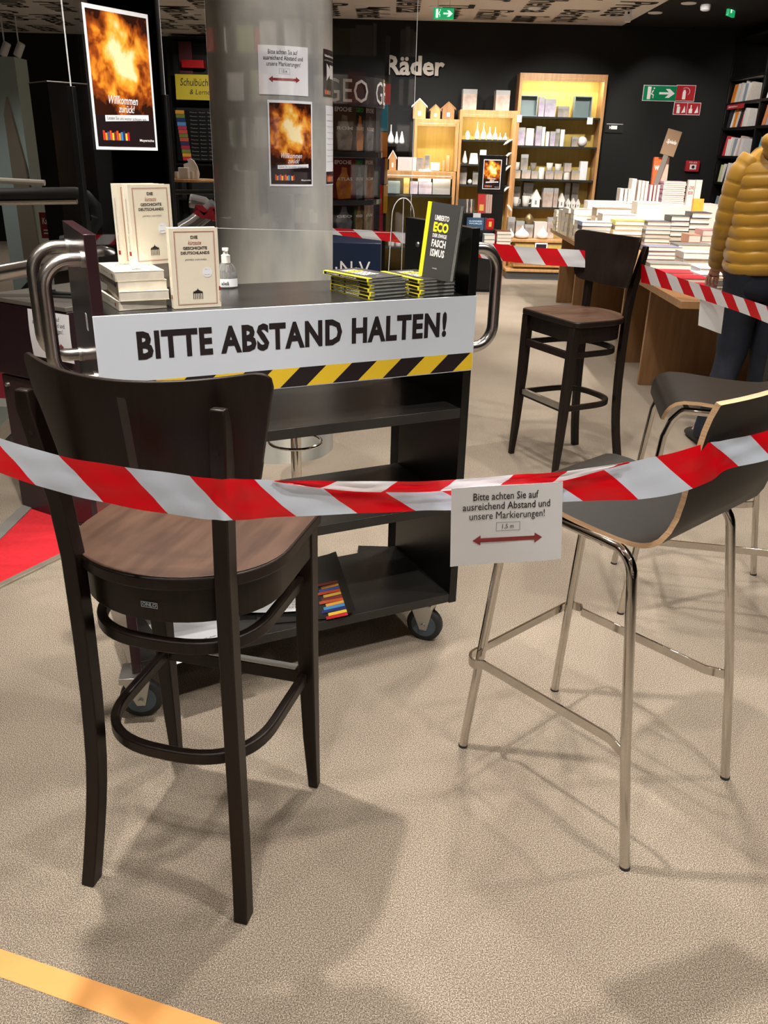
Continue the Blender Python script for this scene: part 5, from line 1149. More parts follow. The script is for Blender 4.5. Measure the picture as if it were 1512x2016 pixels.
for i, (x0, y0, x1, y1) in enumerate([(870, 487, 812, 522), (862, 575, 815, 612), (858, 660, 808, 705), (848, 800, 800, 840), (835, 920, 865, 965)]):
    a = onY(*cc(x0, y0), SY - .13); b = onY(*cc(x1, y1), SY - .13)
    nrow = ORD[i]
    t = thing('porcelain_feather', 'white porcelain feather on the middle shelf edge, %s from the top' % nrow, 'ornament', tuple((a + b) / 2), group='hanging feathers on the shelf edge')
    c_ = (a + b) / 2; obj('feather', MB().tube([tuple(a - c_), tuple((a - c_) * .4 + Vector((0, -.01, .01))), tuple((b - c_) * .5 + Vector((0, -.01, .005))), tuple(b - c_)], .014, 8, radii=[.006, .014, .014, .004]), M_porc, t)
# price cards
for (q, lb_) in (((913, 345), 'left end of the top board of the tallest shelf'), ((1383, 360), 'right end of the top board of the tallest shelf')):
    p = onY(*cc(*q), SY - .06); t = thing('price_card', 'small white price card at the %s' % lb_, 'card', tuple(p)); obj('card', MB().box(-.035, .035, 0, .003, -.045, .035), M_white, t); obj('clip', MB().box(-.01, .01, -.002, 0, .03, .045), M_zinc, t)
p = onY(1065, 488, 11.28); t = thing('price_card', 'dark framed price card on the yellow cabinet front', 'card', tuple(p)); obj('frame', MB().box(-.08, .08, -.01, .0, -.05, .06), M_white, t); obj('face', MB().box(-.065, .065, -.012, -.01, -.038, .045), M_ink, t)
# poster board on a post in front of the middle shelf
py_ = 11.05; a = onY(944, 305, py_); b = onY(992, 381, py_)
t = thing('poster_stand', 'black post with framed welcome poster in front of the middle oak shelf', 'stand', ((a.x + b.x) / 2, py_, 0)); w_ = b.x - a.x
obj('board', MB().box(-w_ / 2, w_ / 2, -.02, .02, b.z, a.z), M_black, t, bevel=.003)
obj('post', MB().box(-.0, w_ * .5, -.02, .05, .02, b.z), M_black, t); obj('foot', MB().box(-.12, .2, -.12, .12, 0, .02), M_black, t)
fire_poster('welcome_poster', 'small welcome poster in the black frame of the poster post', w_ * .66, (a.z - b.z) * .78, planemap(((a.x + b.x) / 2, py_ - .025, (a.z + b.z) / 2), (1, 0, 0), (0, 0, 1)))
# black stepped display with books
yD = 10.1; zA = onY(990, 482, yD).z; zB = onY(950, 452, yD + .25).z; zC = onY(960, 420, yD + .5).z
t = thing('stepped_display', 'black stepped display block loaded with books, right of the trolley', 'display', (.0, 0, 0))
xr = onY(990, 500, yD).x; xl = .45
obj('step', MB().box(xl, xr, yD, yD + .24, 0.03, zA), M_black, t, bevel=.004); obj('step', MB().box(xl, xr - .06, yD + .25, yD + .49, 0.03, zB), M_black, t, bevel=.004); obj('step', MB().box(xl, xr - .12, yD + .5, yD + .72, 0.03, zC), M_black, t, bevel=.004)
obj('plinth', MB().box(xl + .03, xr - .03, yD + .03, yD + .7, 0, .029), M_ink, t)
def upright(name, label, px0, px1, py0, py1, y, z, col, th=.03, group=None, lean=.12, txt=None, tcol=None, pic=None):
    a = onY(px0, py1, y).x; b = onY(px1, py1, y).x; h_ = onY(px0, py0, y).z - z
    M = Matrix.Translation((a, y, z + .001)) @ Matrix.Rotation(-lean, 4, 'X') @ Matrix.Rotation(PI / 2, 4, 'X') @ Matrix.Translation((0, 0, -th))
    # book(): x=width y=height z=thickness; rotate so that the top cover faces the camera
    t = book(name, label, col, b - a, h_, th, M, group)
    mp_ = planemap((0, 0, 1.0), (1, 0, 0), (0, 1, 0))
    if txt:
        n_ = len(txt)
        for i, l in enumerate(txt): print2d('title', [Tfit(l, .1, .9, .62 - i * .2, .76 - i * .2, bold=.03)], mp_, tcol or M_inkw, t, lift=.02)
    if pic: print2d('picture', [Q(.2, .8, .12, .45)], mp_, pic, t, lift=.02)
    return t
upright('record_book', 'blue record book with white title on the black display', 919, 952, 428, 449, yD + .26, zB, (.02, .07, .16), .05, 'books on the black stepped display', .15, ['GUINNESS', 'WORLD'], mat('pale_blue_ink', (.5, .7, .9), .4))
for i in range(3): upright('record_book', 'grey large book leaning behind the blue record book, %s of three' % ['nearest', 'middle', 'farthest'][i], 953 + i * 3, 955.6 + i * 3, 428 + i, 456, yD + .28 + i * .02, zB, (.03, .03, .04), .03, 'books on the black stepped display')
upright('red_book', 'red hardback with yellow figure facing out on the black display', 941, 955, 382, 410, yD + .53, zC, (.55, .02, .02), .04, 'books on the black stepped display', .15, None, None, mat('gold_print', (.75, .5, .1), .4))
for i in range(3): upright('pink_book', 'pale pink spine right of the red hardback, %s from the left' % ORD[i], 956 + i * 4, 959.5 + i * 4, 383, 418, yD + .53, zC, (.6, .42, .36), .12, 'books on the black stepped display')
for i in range(5): upright('photo_book', 'black and white %s book on the upper step, %s from the left' % ('photo cover' if i == 0 else 'spine', ORD[i]), (902, 918, 922, 926, 930)[i], (917, 921, 925, 929, 933)[i], 392, 418, yD + .53, zC, (.08, .08, .08) if i % 2 == 0 else (.6, .55, .48), .1, 'books on the black stepped display')
for i, (q, dd) in enumerate((((957, 974, 420, 440), .30), ((960, 980, 440, 458), .1), ((921, 931, 417, 428), .54))):
    y_ = yD + dd; a = onY(q[0], q[3], y_); b = onY(q[1], q[2], y_); z_ = (zB, zA, zC)[i] + .001
    t = thing('red_gift_box', 'small red box with gold print on the black display, %s one' % ['upper', 'lower', 'smallest'][i], 'box', (a.x, y_, z_)); obj('body', MB().box(0, b.x - a.x, 0, .12, 0, b.z - a.z), mat('red_lacquer', (.5, .01, .015), .3), t, bevel=.003)
    print2d('gold_print', [Q((b.x - a.x) * .35, (b.x - a.x) * .7, (b.z - a.z) * .25, (b.z - a.z) * .75)], planemap((0, -.001, 0), (1, 0, 0), (0, 0, 1)), mat('gold_print', (.75, .5, .1), .4), t)
a = onY(977, 455, yD + .1); b = onY(989, 434, yD + .1); t = thing('dark_tin', 'small dark green tin at the right end of the black display', 'tin', (a.x, yD + .1, zA + .001)); obj('body', MB().lathe([(.04, 0), (.042, .004), (.042, .12), (.04, .125)], 16, Matrix.Translation((.04, .05, 0))), mat('dark_green_tin', (.03, .06, .05), .3), t)
a = onY(932, 416, yD + .5); t = thing('price_card', 'white price card above the blue record book', 'card', (a.x, yD + .49, zC - .07)); obj('card', MB().box(0, .09, 0, .004, 0, .07), M_white, t)
def stack(name, where, px0, px1, ptop, pbase, n, cols, depth=.2, y=None, z=None, group=None, jitter=.008, topcol=None, colname='pale', ang=0.0, spine=False, cat='book'):
    """pile of n lying books seen edge on between two pixel columns; returns top z"""
    if z is None: z = .752
    if y is None: y = onZ((px0 + px1) / 2, pbase, z).y
    a = onY(px0, pbase, y).x; b = onY(px1, pbase, y).x
    top = onY((px0 + px1) / 2, ptop, y).z; th = max(.008, (top - z) / n)
    W_ = b - a
    for i in range(n):
        c_ = cols[i % len(cols)]
        if topcol and i == n - 1: c_ = topcol
        pos = 'topmost' if i == n - 1 else ('lowest' if i == 0 else '%s up' % ORD[i])
        if n == 1: pos = 'single'
        jx = random.uniform(-jitter, jitter); jy = random.uniform(-jitter, jitter)
        M = Matrix.Translation((a + jx, y + jy, z + i * th)) @ Matrix.Rotation(ang + random.uniform(-.02, .02), 4, 'Z')
        if spine: M = M @ Matrix.Translation((W_, 0, 0)) @ Matrix.Rotation(PI / 2, 4, 'Z') ; book(name, '%s book %s %s' % (colname, pos, where), c_, depth, W_, th * .97, M, group or 'books piled on the oak table', cat)
        else: book(name, '%s book %s %s' % (colname, pos, where), c_, W_, depth, th * .97, M, group or 'books piled on the oak table', cat)
    return z + n * th
stack('paperback', 'of the small pile at the right front of the black display', 977, 1005, 455, 481, 4, [(.12, .03, .02), (.55, .5, .45), (.5, .48, .42)], y=yD + .01, z=zA + .002, group='books on the black stepped display', colname='grey-edged')
stack('magazine_pile_item', 'of the woman-cover magazines on the black display', 953, 974, 462, 481, 2, [(.35, .42, .45)], y=yD + .01, z=zA + .002, group='books on the black stepped display', colname='pale blue', cat='magazine')
# ================================================================== OAK BOOK TABLE
xe0, xe1 = 1.676, 3.7; zT = .75
TB = thing('book_table', 'long oak table crowded with piles of books at the right', 'table', (0, 0, 0))
obj('tabletop', MB().add([(1.674, 4.92, zT - .045), (xe1, 4.92, zT - .045), (xe1, 10.0, zT - .045), (1.80, 10.0, zT - .045), (1.674, 4.92, zT), (xe1, 4.92, zT), (xe1, 10.0, zT), (1.80, 10.0, zT)], [(0, 3, 2, 1), (4, 5, 6, 7), (0, 1, 5, 4), (1, 2, 6, 5), (2, 3, 7, 6), (3, 0, 4, 7)]), M_oakd, TB, bevel=.003)
for i, (yy, x0) in enumerate(((5.92, 1.80), (6.63, 1.814), (8.6, 1.84), (9.5, 1.852))):
    obj('panel_leg', MB().box(x0, 3.5, yy, yy + .035, 0, zT - .046), M_oakd, TB, bevel=.002)
obj('modesty_panel', MB().box(2.6, 2.63, 5.96, 6.62, 0.02, zT - .046), M_oakd, TB)
gp = 'books piled on the oak table'
D_, W_, R_, P_, Cc, Y_ = (.05, .05, .055), (.72, .70, .66), (.55, .03, .05), (.70, .42, .42), (.72, .62, .48), (.70, .55, .12)
stack('hardback', 'of the dark-covered pile at the near right of the table', 1407, 1481, 562, 587, 4, [(.16, .17, .17)], topcol=(.06, .05, .05), colname='grey')
stack('paperback', 'of the thin red pile at the near table edge', 1360, 1408, 565, 580, 2, [R_], colname='red')
stack('paperback', 'of the red pile in the second row from the near edge', 1335, 1394, 548, 563, 2, [R_], colname='red', y=5.45)
stack('paperback', 'of the red pile in the third row, left', 1306, 1374, 537, 550, 2, [R_], colname='crimson', y=5.75)
stack('paperback', 'of the flat white pile behind the red ones', 1378, 1440, 541, 558, 3, [W_], colname='white', y=5.62, topcol=(.75, .75, .78))
stack('paperback', 'of the pale blue and white pile near the person', 1376, 1452, 529, 545, 2, [W_, (.45, .55, .65)], colname='pale blue', y=5.95)
stack('hardback', 'lying beside the stool backrest, cream pages', 1280, 1360, 519, 537, 1, [(.25, .25, .24)], colname='grey', y=6.15)
stack('hardback', 'of the pile of three thick white volumes', 1343, 1417, 497, 533, 3, [(.66, .62, .58)], colname='thick white', y=6.3)
stack('paperback', 'of the pile right of the stool backrest', 1274, 1341, 486, 521, 4, [(.55, .3, .38), (.35, .36, .5)], colname='pink and blue', y=6.75)
stack('hardback', 'of the cream pile behind the thick white volumes', 1333, 1405, 482, 512, 3, [(.3, .3, .28)], colname='cream-edged', y=6.8)
stack('paperback', 'of the salmon pile left of the person', 1352, 1375, 462, 496, 3, [(.7, .4, .28)], colname='salmon', y=7.2)
stack('paperback', 'of the pink pile touching the yellow jacket', 1378, 1420, 453, 492, 5, [(.72, .4, .42), (.74, .62, .58)], colname='pink', y=7.2)
stack('hardback', 'of the tall dark pile right of centre', 1316, 1352, 425, 484, 7, [(.05, .06, .06)], colname='green-grey', y=7.7)
stack('hardback', 'of the tall dark pile with red ribbons', 1353, 1391, 418, 478, 7, [(.06, .05, .05)], colname='dark', y=7.75)
stack('hardback', 'of the grey pile directly behind the stool backrest', 1268, 1318, 436, 487, 7, [(.08, .08, .09), (.55, .55, .55)], colname='slate grey', y=7.7)
stack('paperback', 'of the yellow-covered pile behind the stool backrest', 1206, 1267, 434, 482, 6, [(.16, .13, .11), (.62, .46, .22)], topcol=(.78, .7, .1), colname='yellow and brown', y=7.8)
stack('notebook', 'of the notebook pile left of the stool backrest', 1143, 1205, 437, 487, 6, [(.05, .05, .06), (.6, .62, .64)], topcol=(.3, .38, .5), colname='black and white', y=7.9)
# middle of the table
stack('paperback', 'of the cream pile above the yellow-covered one', 1172, 1240, 410, 436, 4, [Cc, (.3, .22, .15)], colname='cream', y=8.7, z=.752)
stack('paperback', 'of the wide ivory pile behind the yellow-covered one', 1186, 1252, 421, 444, 3, [(.75, .68, .6)], colname='ivory', y=8.25)
stack('paperback', 'of the pile at the far left of the table', 1157, 1232, 396, 416, 4, [(.85, .85, .82)], colname='pure white', y=9.06)
stack('box_set', 'of the white pair in the middle of the table', 1253, 1301, 397, 436, 2, [(.80, .76, .66)], colname='large white', y=8.5)
for i, (x0, x1, y0, y1, yy) in enumerate([(1093, 1101, 414, 447, 9.5), (1102, 1108, 412, 455, 9.25), (1109, 1114, 409, 458, 9.05), (1115, 1122, 411, 464, 8.9), (1125, 1131, 412, 468, 8.7), (1133, 1141, 434, 476, 8.5)]):
    stack('notebook', 'of the narrow cream pile %s from the left table edge' % ORD[i], x0, x1, y0, y1, 6 if i != 1 else 2, [(.74, .68, .55), (.62, .6, .55)], depth=.16, colname='ivory' , y=yy, cat='notebook', jitter=.004)
stack('paperback', 'of the blush pile at the left table edge', 1132, 1172, 411, 452, 4, [(.72, .55, .45)], colname='blush', y=9.0)
# riser with the upper display
zr_ = onY(1300, 403, 9.35).z
t = thing('table_riser', 'low white riser on the far end of the oak table carrying the upper books', 'riser', (0, 0, 0))
obj('block', MB().box(onY(1216, 400, 9.3).x, 3.55, 9.3, 9.98, .752, zr_), mat('white_riser', (.7, .66, .6), .6), t, bevel=.004)
def standrow(defs, y, z, where, colname, th=.14):
    for i, (x0, x1, y0, col) in enumerate(defs):
        a = onY(x0, 400, y).x; b = onY(x1, 400, y).x; h_ = onY(x0, y0, y).z - z
        M = Matrix.Translation((a, y, z + .001)) @ Matrix.Rotation(PI / 2, 4, 'X') @ Matrix.Translation((0, 0, -th))
        M = Matrix.Translation((a, y + th, z + .001)) @ Matrix.Rotation(-PI / 2, 4, 'Z') @ Matrix.Rotation(PI / 2, 4, 'X') # x-> -y ; y->z ; z -> +x...
        book('paperback', '%s upright book, %s from the left %s' % (colname, ORD[i], where), col, th, h_, (b - a) * .95, M, gp)
standrow([(1225, 1232, 371, (.7, .66, .62)), (1233, 1239, 372, (.6, .5, .45)), (1240, 1246, 372, (.7, .66, .62)), (1241 + 7, 1257, 352, (.78, .74, .68)), (1258, 1264, 355, (.75, .62, .55)), (1265, 1271, 356, (.78, .66, .6)), (1272, 1278, 357, (.75, .62, .58))], 9.35, zr_, 'on the riser', 'cream')
standrow([(1281, 1286, 364, (.7, .45, .55)), (1288, 1293, 364, (.6, .1, .15)), (1295, 1300, 364, (.7, .5, .6))], 9.35, zr_, 'between the orange book and the pink pile', 'pink')
stack('paperback', 'of the tall pink pile on the riser', 1302, 1346, 357, 402, 12, [(.72, .52, .60)], y=9.36, z=zr_ + .001, colname='pink', jitter=.004)
upright('tall_book', 'orange-red tall book leaning on the riser under the framed card', 1284, 1300, 309, 360, 9.55, zr_ + .12, (.75, .13, .03), .05, gp, .1, ['Wo'], M_inkw)
upright('tall_book', 'pale tall book right behind the orange-red one', 1300, 1313, 309, 360, 9.6, zr_ + .12, (.7, .45, .35), .05, gp, .1)
t = thing('book_block', 'grey support block hidden behind the pink books on the riser', 'block', (onY(1283, 400, 9.53).x, 9.53, zr_ + .001)); obj('block', MB().box(0, .22, 0, .2, 0, .117), M_lid, t)
upright('hardback', 'white and red hardback standing at the right end of the riser', 1350, 1362, 354, 403, 9.33, zr_, (.75, .68, .64), .05, gp, .02, ['LOVE', 'BOOK'], M_dred)
upright('hardback', 'plain white hardback right beside the white and red one', 1364, 1376, 354, 403, 9.36, zr_, (.78, .76, .66), .05, gp, .02)
upright('photo_box', 'small orange fruit picture card beside the white hardbacks', 1366, 1386, 391, 412, 8.9, .752 + (onY(1375, 412, 8.9).z - .752) * 0, (.75, .35, .05), .05, gp, .1, None, None, mat('orange_fruit', (.8, .3, .02), .4))
# framed slanted card above
a = onY(1304, 306, 9.5); b = onY(1338, 256, 9.5)
t = thing('framed_card', 'slanted brown table sign with white script rising above the books', 'sign', tuple((a + b) / 2), rot=(0, .22, 0)); hh = (b.z - a.z) / 2
obj('plate', MB().box(-.075, .075, -.004, .004, -hh, hh), mat('brown_card', (.30, .20, .13), .35), t, bevel=.001)
print2d('lettering', [Tfit('Spiele', -.05, .055, -.02, .03, shear=.3, bold=.02)], planemap((0, -.005, 0), (1, 0, 0), (0, 0, 1)), M_inkw, t)
obj('post', MB().box(-.03, .02, .0, .012, -hh - .42, -hh), mat('grey_post', (.2, .19, .17), .4), t)
# ================================================================== RIGHT WALL BOOKCASE
xs = 4.2
RB = thing('wall_bookcase', 'tall black bookcase along the right wall', 'bookcase', (xs, 0, 0))
for yy in (11.83, 10.75, 9.65, 8.55): obj('upright', MB().box(0, .40, yy, yy + .04, 0, 2.9), M_black, RB, bevel=.002)
obj('back', MB().box(.40, .415, 8.55, 11.87, 0, 2.9), M_blackm, RB, smooth=False)
rz = [2.155, 1.873, 1.547, 1.237, .865, .45]
for z in rz + [2.43, 2.86]:
    obj('shelf', MB().box(.0, .40, 8.59, 10.75, z - .03, z), M_black, RB, smooth=False); obj('shelf', MB().box(.0, .40, 10.79, 11.83, z - .03, z), M_black, RB, smooth=False)
palette = [((.75, .25, .03), 'orange'), ((.8, .79, .76), 'white'), ((.7, .66, .6), 'ivory'), ((.78, .78, .8), 'cool white'), ((.3, .36, .45), 'grey-blue'), ((.03, .03, .035), 'black'), ((.6, .05, .06), 'red'), ((.62, .68, .4), 'pale green'), ((.55, .2, .08), 'rust'), ((.1, .35, .5), 'blue'), ((.65, .5, .5), 'rose')]
seqs = [[0, 1, 2, 3, 3, 4, 1, 2], [5, 1, 0, 2, 5, 6, 3, 1], [6, 1, 3, 2, 4, 1, 10, 3], [7, 1, 5, 3, 2, 1, 9, 5], [4, 10, 2, 5, 1, 3, 2, 6], [6, 5, 9, 1, 2, 5, 3, 1]]
bn = ['top', 'second', 'third', 'fourth', 'fifth', 'lowest']
random.seed(11)
for bay, (ya, yb_) in enumerate(((11.78, 10.84), (10.68, 9.75))):
    for r, z in enumerate(rz[:5] if bay == 0 else rz[:3]):
        y = ya
        for i, c in enumerate(seqs[r]):
            col, cn_ = palette[(c + bay * 3) % 11]; th = random.uniform(.045, .085) if i else .10
            if y - th < yb_: break
            h_ = random.uniform(.19, .235); lean = random.uniform(.05, .16)
            M = Matrix.Translation((xs + .03, y, z + .001)) @ Matrix.Rotation(lean, 4, 'Y') @ Matrix.Rotation(PI / 2, 4, 'X') @ Matrix.Translation((0, 0, 0))
            bk = book('shelf_book', "%s book, %s from the far end, %s board, black wall bookcase's %s bay" % (cn_, ORD[i], bn[r], 'far' if bay == 0 else 'near'), col, .16, h_, th * .9, M, 'books in the wall bookcase')
            y -= th + random.uniform(.002, .02)
a = onX(1434, 206, xs - .02)
t = thing('shelf_label', 'small red shelf label with white writing under the orange book', 'label', (xs - .012, 11.76, rz[0] - .075)); obj('strip', MB().box(0, .006, -.55, 0, 0, .05), M_sr, t)
print2d('lettering', [Tfit('Sprachen', .05, .35, .012, .038, bold=.02)], lambda u, v, h: Vector((-.001 - h, -u, v)), M_inkw, t)
# ================================================================== BACK LEFT SHELF
yK = 13.9
def bl(px, py, y=yK): return onY(px, py, y)
K2 = thing('dark_bookcase', 'black bookcase at the far back with a yellow school book sign', 'bookcase', (0, 0, 0))
xa, xb = bl(336, 200).x, bl(480, 200).x
obj('back', MB().box(xa, xb, yK + .25, yK + .28, 0, 2.75), M_blackm, K2, smooth=False)
for x in (xa, xb): obj('side', MB().box(x - .02, x + .02, yK, yK + .25, 0, 2.75), M_black, K2)
for py in (145, 322, 390, 72): z = bl(380, py).z; obj('shelf', MB().box(xa + .02, xb - .02, yK, yK + .25, z - .03, z), M_black, K2)
a, b = bl(345, 146), bl(425, 198)
t = thing('school_book_sign', 'yellow sign with black handwriting on the far dark bookcase', 'sign', (a.x, yK - .03, b.z)); w_ = b.x - a.x; h_ = a.z - b.z
obj('panel', MB().box(0, w_, 0, .01, 0, h_), mat('yellow_sign', (.62, .50, .03), .5), t, smooth=False)
print2d('lettering', [Tfit('Schulbücher', w_ * .12, w_ * 1.0, h_ * .55, h_ * .85, shear=.2, bold=.005), Tfit('& Lernen', w_ * .35, w_ * .95, h_ * .22, h_ * .42, shear=.2)], planemap((0, -.001, 0), (1, 0, 0), (0, 0, 1)), M_ink, t)
colr = [(.65, .33, .03), (.15, .22, .03), (.01, .03, .15), (.08, .3, .6), (.5, .03, .08), (.55, .08, .05), (.16, .24, .04), (.55, .09, .05), (.03, .03, .12), (.4, .02, .05), (.15, .22, .04), (.6, .3, .03), (.5, .02, .04)]
t = thing('directory_board', 'black store directory with thirteen coloured tabs on the far dark bookcase', 'sign', (0, yK - .04, 0))
a, b = bl(345, 217), bl(425, 318)
obj('panel', MB().box(a.x, b.x, 0, .01, b.z, a.z), M_black, t, smooth=False)
for i in range(13):
    z1 = a.z + (b.z - a.z) * i / 13; z0_ = a.z + (b.z - a.z) * (i + .92) / 13
    obj('colour_tab', MB().box(a.x + .01 + .006 * i, a.x + .14 + .006 * i, -.006, 0, z0_, z1), paint(colr[i], .5), t, smooth=False)
print2d('lettering', [Tfit('Thema · Autor · Regal', a.x + .22, b.x, a.z + (b.z - a.z) * (i + .7) / 13, a.z + (b.z - a.z) * (i + .3) / 13) for i in range(13)], planemap((0, -.001, 0), (1, 0, 0), (0, 0, 1)), M_grey, t)
a, b = bl(356, 117), bl(401, 134)
t = thing('red_box', 'long bright red box on the upper board of the far dark bookcase', 'box', (a.x, yK + .02, b.z)); obj('body', MB().box(0, b.x - a.x, 0, .15, .0, a.z - b.z), mat('red_lacquer', (.5, .01, .015), .3), t, bevel=.004)
a, b = bl(344, 78), bl(373, 117)
t = thing('maroon_folder', 'tall maroon folder standing behind the red box', 'folder', (a.x, yK + .19, bl(380, 145).z)); obj('cover', MB().box(0, b.x - a.x, 0, .04, .0, a.z - bl(380, 145).z), mat('maroon', (.12, .02, .03), .5), t, bevel=.003)
a, b = bl(408, 60), bl(428, 108)
t = thing('paper_lantern', 'beige and red paper bag hanging beside the column at the far bookcase', 'bag', (a.x, yK - .05, b.z)); obj('body', MB().box(0, b.x - a.x, 0, .1, .0, a.z - b.z), mat('beige_bag', (.5, .38, .26), .6), t); obj('red_lower', MB().box(-.003, b.x - a.x + .003, -.003, .1, .0, (a.z - b.z) * .4), M_sr, t)
# round white table with decorations
yR = 11.0; c_ = onY(372, 352, yR)
t = thing('round_table', 'small round wooden table with white decorations, far left of the column', 'table', (c_.x, yR, 0)); tz = c_.z
obj('tabletop', MB().lathe([(.30, tz - .03), (.31, tz - .015), (.30, tz)], 32), M_oak, t); obj('pedestal', MB().lathe([(.2, 0), (.2, .02), (.04, .05), (.035, tz - .03)], 20), M_black, t)
def rit(kind, name, lab, px0, px1, py0, m_=M_porc, cat='ornament', dy=0):
    a = onY(px0, 345, yR + dy).x; b = onY(px1, 345, yR + dy).x; h_ = onY((px0 + px1) / 2, py0, yR + dy).z - tz; r = (b - a) / 2
    t = thing(name, lab, cat, ((a + b) / 2, yR + dy, tz + .001))
    if kind == 'box': obj('body', MB().box(-r, r, -r * .8, r * .8, 0, h_), m_, t, bevel=.003)
    elif kind == 'cyl': obj('body', MB().lathe([(r * .9, 0), (r, .01), (r, h_ * .9), (r * .9, h_)], 16), m_, t)
    elif kind == 'wing':
        ol_ = [(-r, 0), (-r * .9, h_ * .55), (-r * .95, h_ * .7), (-r * .3, h_ * .8), (-r * .5, h_ * .95), (0, h_), (r * .4, h_ * .9), (r * .8, h_ * .6), (r, h_ * .25), (r * .9, 0)]
        obj('wing', MB().prism(ol_, -.02, .02, mxr), m_, t, bevel=.006)
rit('wing', 'wing_ornament', 'white wing-shaped ornament on the small round table', 362, 393, 312, dy=.12)
rit('box', 'gift_box', 'white box on the small round table in front of the wing', 353, 372, 330, M_white, 'box', -.02)
rit('cyl', 'jar', 'small white jar left on the small round table', 344, 352, 338, M_porc, 'jar', -.1)
rit('cyl', 'candle', 'short white candle right on the small round table', 375, 382, 338, M_porc, 'candle', -.12)
rit('cyl', 'candle', 'second short white candle right on the small round table', 384, 391, 336, M_porc, 'candle', -.05)
yq = 10.3
t = thing('plastic_roll_bag', 'clear plastic tube bag tied with red and white ribbon, left of the column', 'bag', tuple(onY(400, 430, 5.2)))
o_ = onY(400, 430, 5.2)
obj('tube', MB().tube([onY(330, 470, 5.2) - o_, onY(380, 440, 5.2) - o_, onY(425, 405, 5.2) - o_], .045, 14), mat('clear_film', (.6, .62, .66), .1, trans=.75), t)
obj('tube', MB().tube([onY(375, 395, 5.25) - o_, onY(400, 400, 5.25) - o_, onY(428, 425, 5.25) - o_], .04, 14), mat('clear_film', (.6, .62, .66), .1, trans=.75), t)
obj('ribbon', MB().sweep([onY(x, y, 5.1) - o_ for x, y in ((406, 420), (396, 410), (388, 408), (386, 416), (398, 424), (410, 424), (418, 412), (424, 410), (420, 420), (410, 426), (428, 430))], [(-.003, -.018), (.003, -.018), (.003, .018), (-.003, .018)]), mat('red_ribbon', (.6, .04, .07), .4), t)
obj('holder', MB().tube([(0, 0, -.1), (0, 0, -o_.z)], .012, 8), M_black, t)
t = thing('low_railing', 'black railing bar left of the column in front of the far shelves', 'rail', (0, 5.6, 0))
a = onY(325, 378, 5.6); b = onY(440, 378, 5.6); obj('top_bar', MB().tube([(a.x, 0, a.z), (b.x, 0, b.z)], .014, 8), M_black, t); obj('post', MB().tube([(a.x, 0, 0), (a.x, 0, a.z)], .014, 8), M_black, t)
# ================================================================== FAR TAPE
M_tape2 = uv_stripes('far_barrier_film', s2l(205, 14, 30), s2l(214, 216, 222), .225, .055, .3, .5, .15)
ribbon('barrier_tape', 'red and white barrier tape stretched behind the trolley to the far stool', [(600, 443, 458, 4.9), (655, 449, 462, 4.85), (720, 453, 470, 4.8), (800, 458, 480, 4.72), (900, 470, 498, 4.62), (960, 478, 510, 4.57), (1050, 487, 520, 4.48), (1140, 492, 526, 4.46), (1152, 495, 527, 4.46)], M_tape2)
M_tape3 = uv_stripes('right_barrier_film', s2l(205, 14, 30), s2l(222, 222, 226), .185, .06, .3, .5, .15)
ribbon('barrier_tape', 'red and white barrier tape running from the far stool to the right picture edge', [(1262, 520, 556, 4.18), (1290, 528, 563, 4.05), (1340, 548, 577, 3.85), (1400, 566, 596, 3.6), (1460, 586, 616, 3.35), (1520, 606, 640, 3.1), (1600, 636, 675, 2.8)], M_tape3)
f_, W__, H__ = bil(onY(1373, 641, 3.72), onY(1421, 657, 3.60), onY(1428, 600, 3.56), onY(1377, 588, 3.70), curl=lambda u, v: .004 * math.sin(u * 20))
t = thing('blank_paper', 'blank white paper hanging from the tape in front of the oak table', 'paper')
sheet('sheet', W__, H__, f_, M_white, t, 8, 8)
# ================================================================== PERSON IN THE YELLOW JACKET
pc = onY(1530, 400, 4.62)
PN = thing('person', 'person in a quilted ochre jacket and dark jeans, seen from behind at the book table', 'person', (pc.x, 4.62, 0), -.12)
PN.scale = (1.02, 1.02, 1.02)
def ell(cx, cy, z, a, b, n=28, ex=2.3):
    out = []
    for k in range(n):
        t = 2 * PI * k / n; c_, s_ = math.cos(t), math.sin(t)
        out.append((cx + a * math.copysign(abs(c_) ** (2 / ex), c_), cy + b * math.copysign(abs(s_) ** (2 / ex), s_), z))
    return out
def interp(tab, z):
    for i in range(len(tab) - 1):
        if tab[i][0] <= z <= tab[i + 1][0]:
            f = (z - tab[i][0]) / (tab[i + 1][0] - tab[i][0]); return [p + (q - p) * f for p, q in zip(tab[i][1:], tab[i + 1][1:])]
    return list(tab[-1][1:])
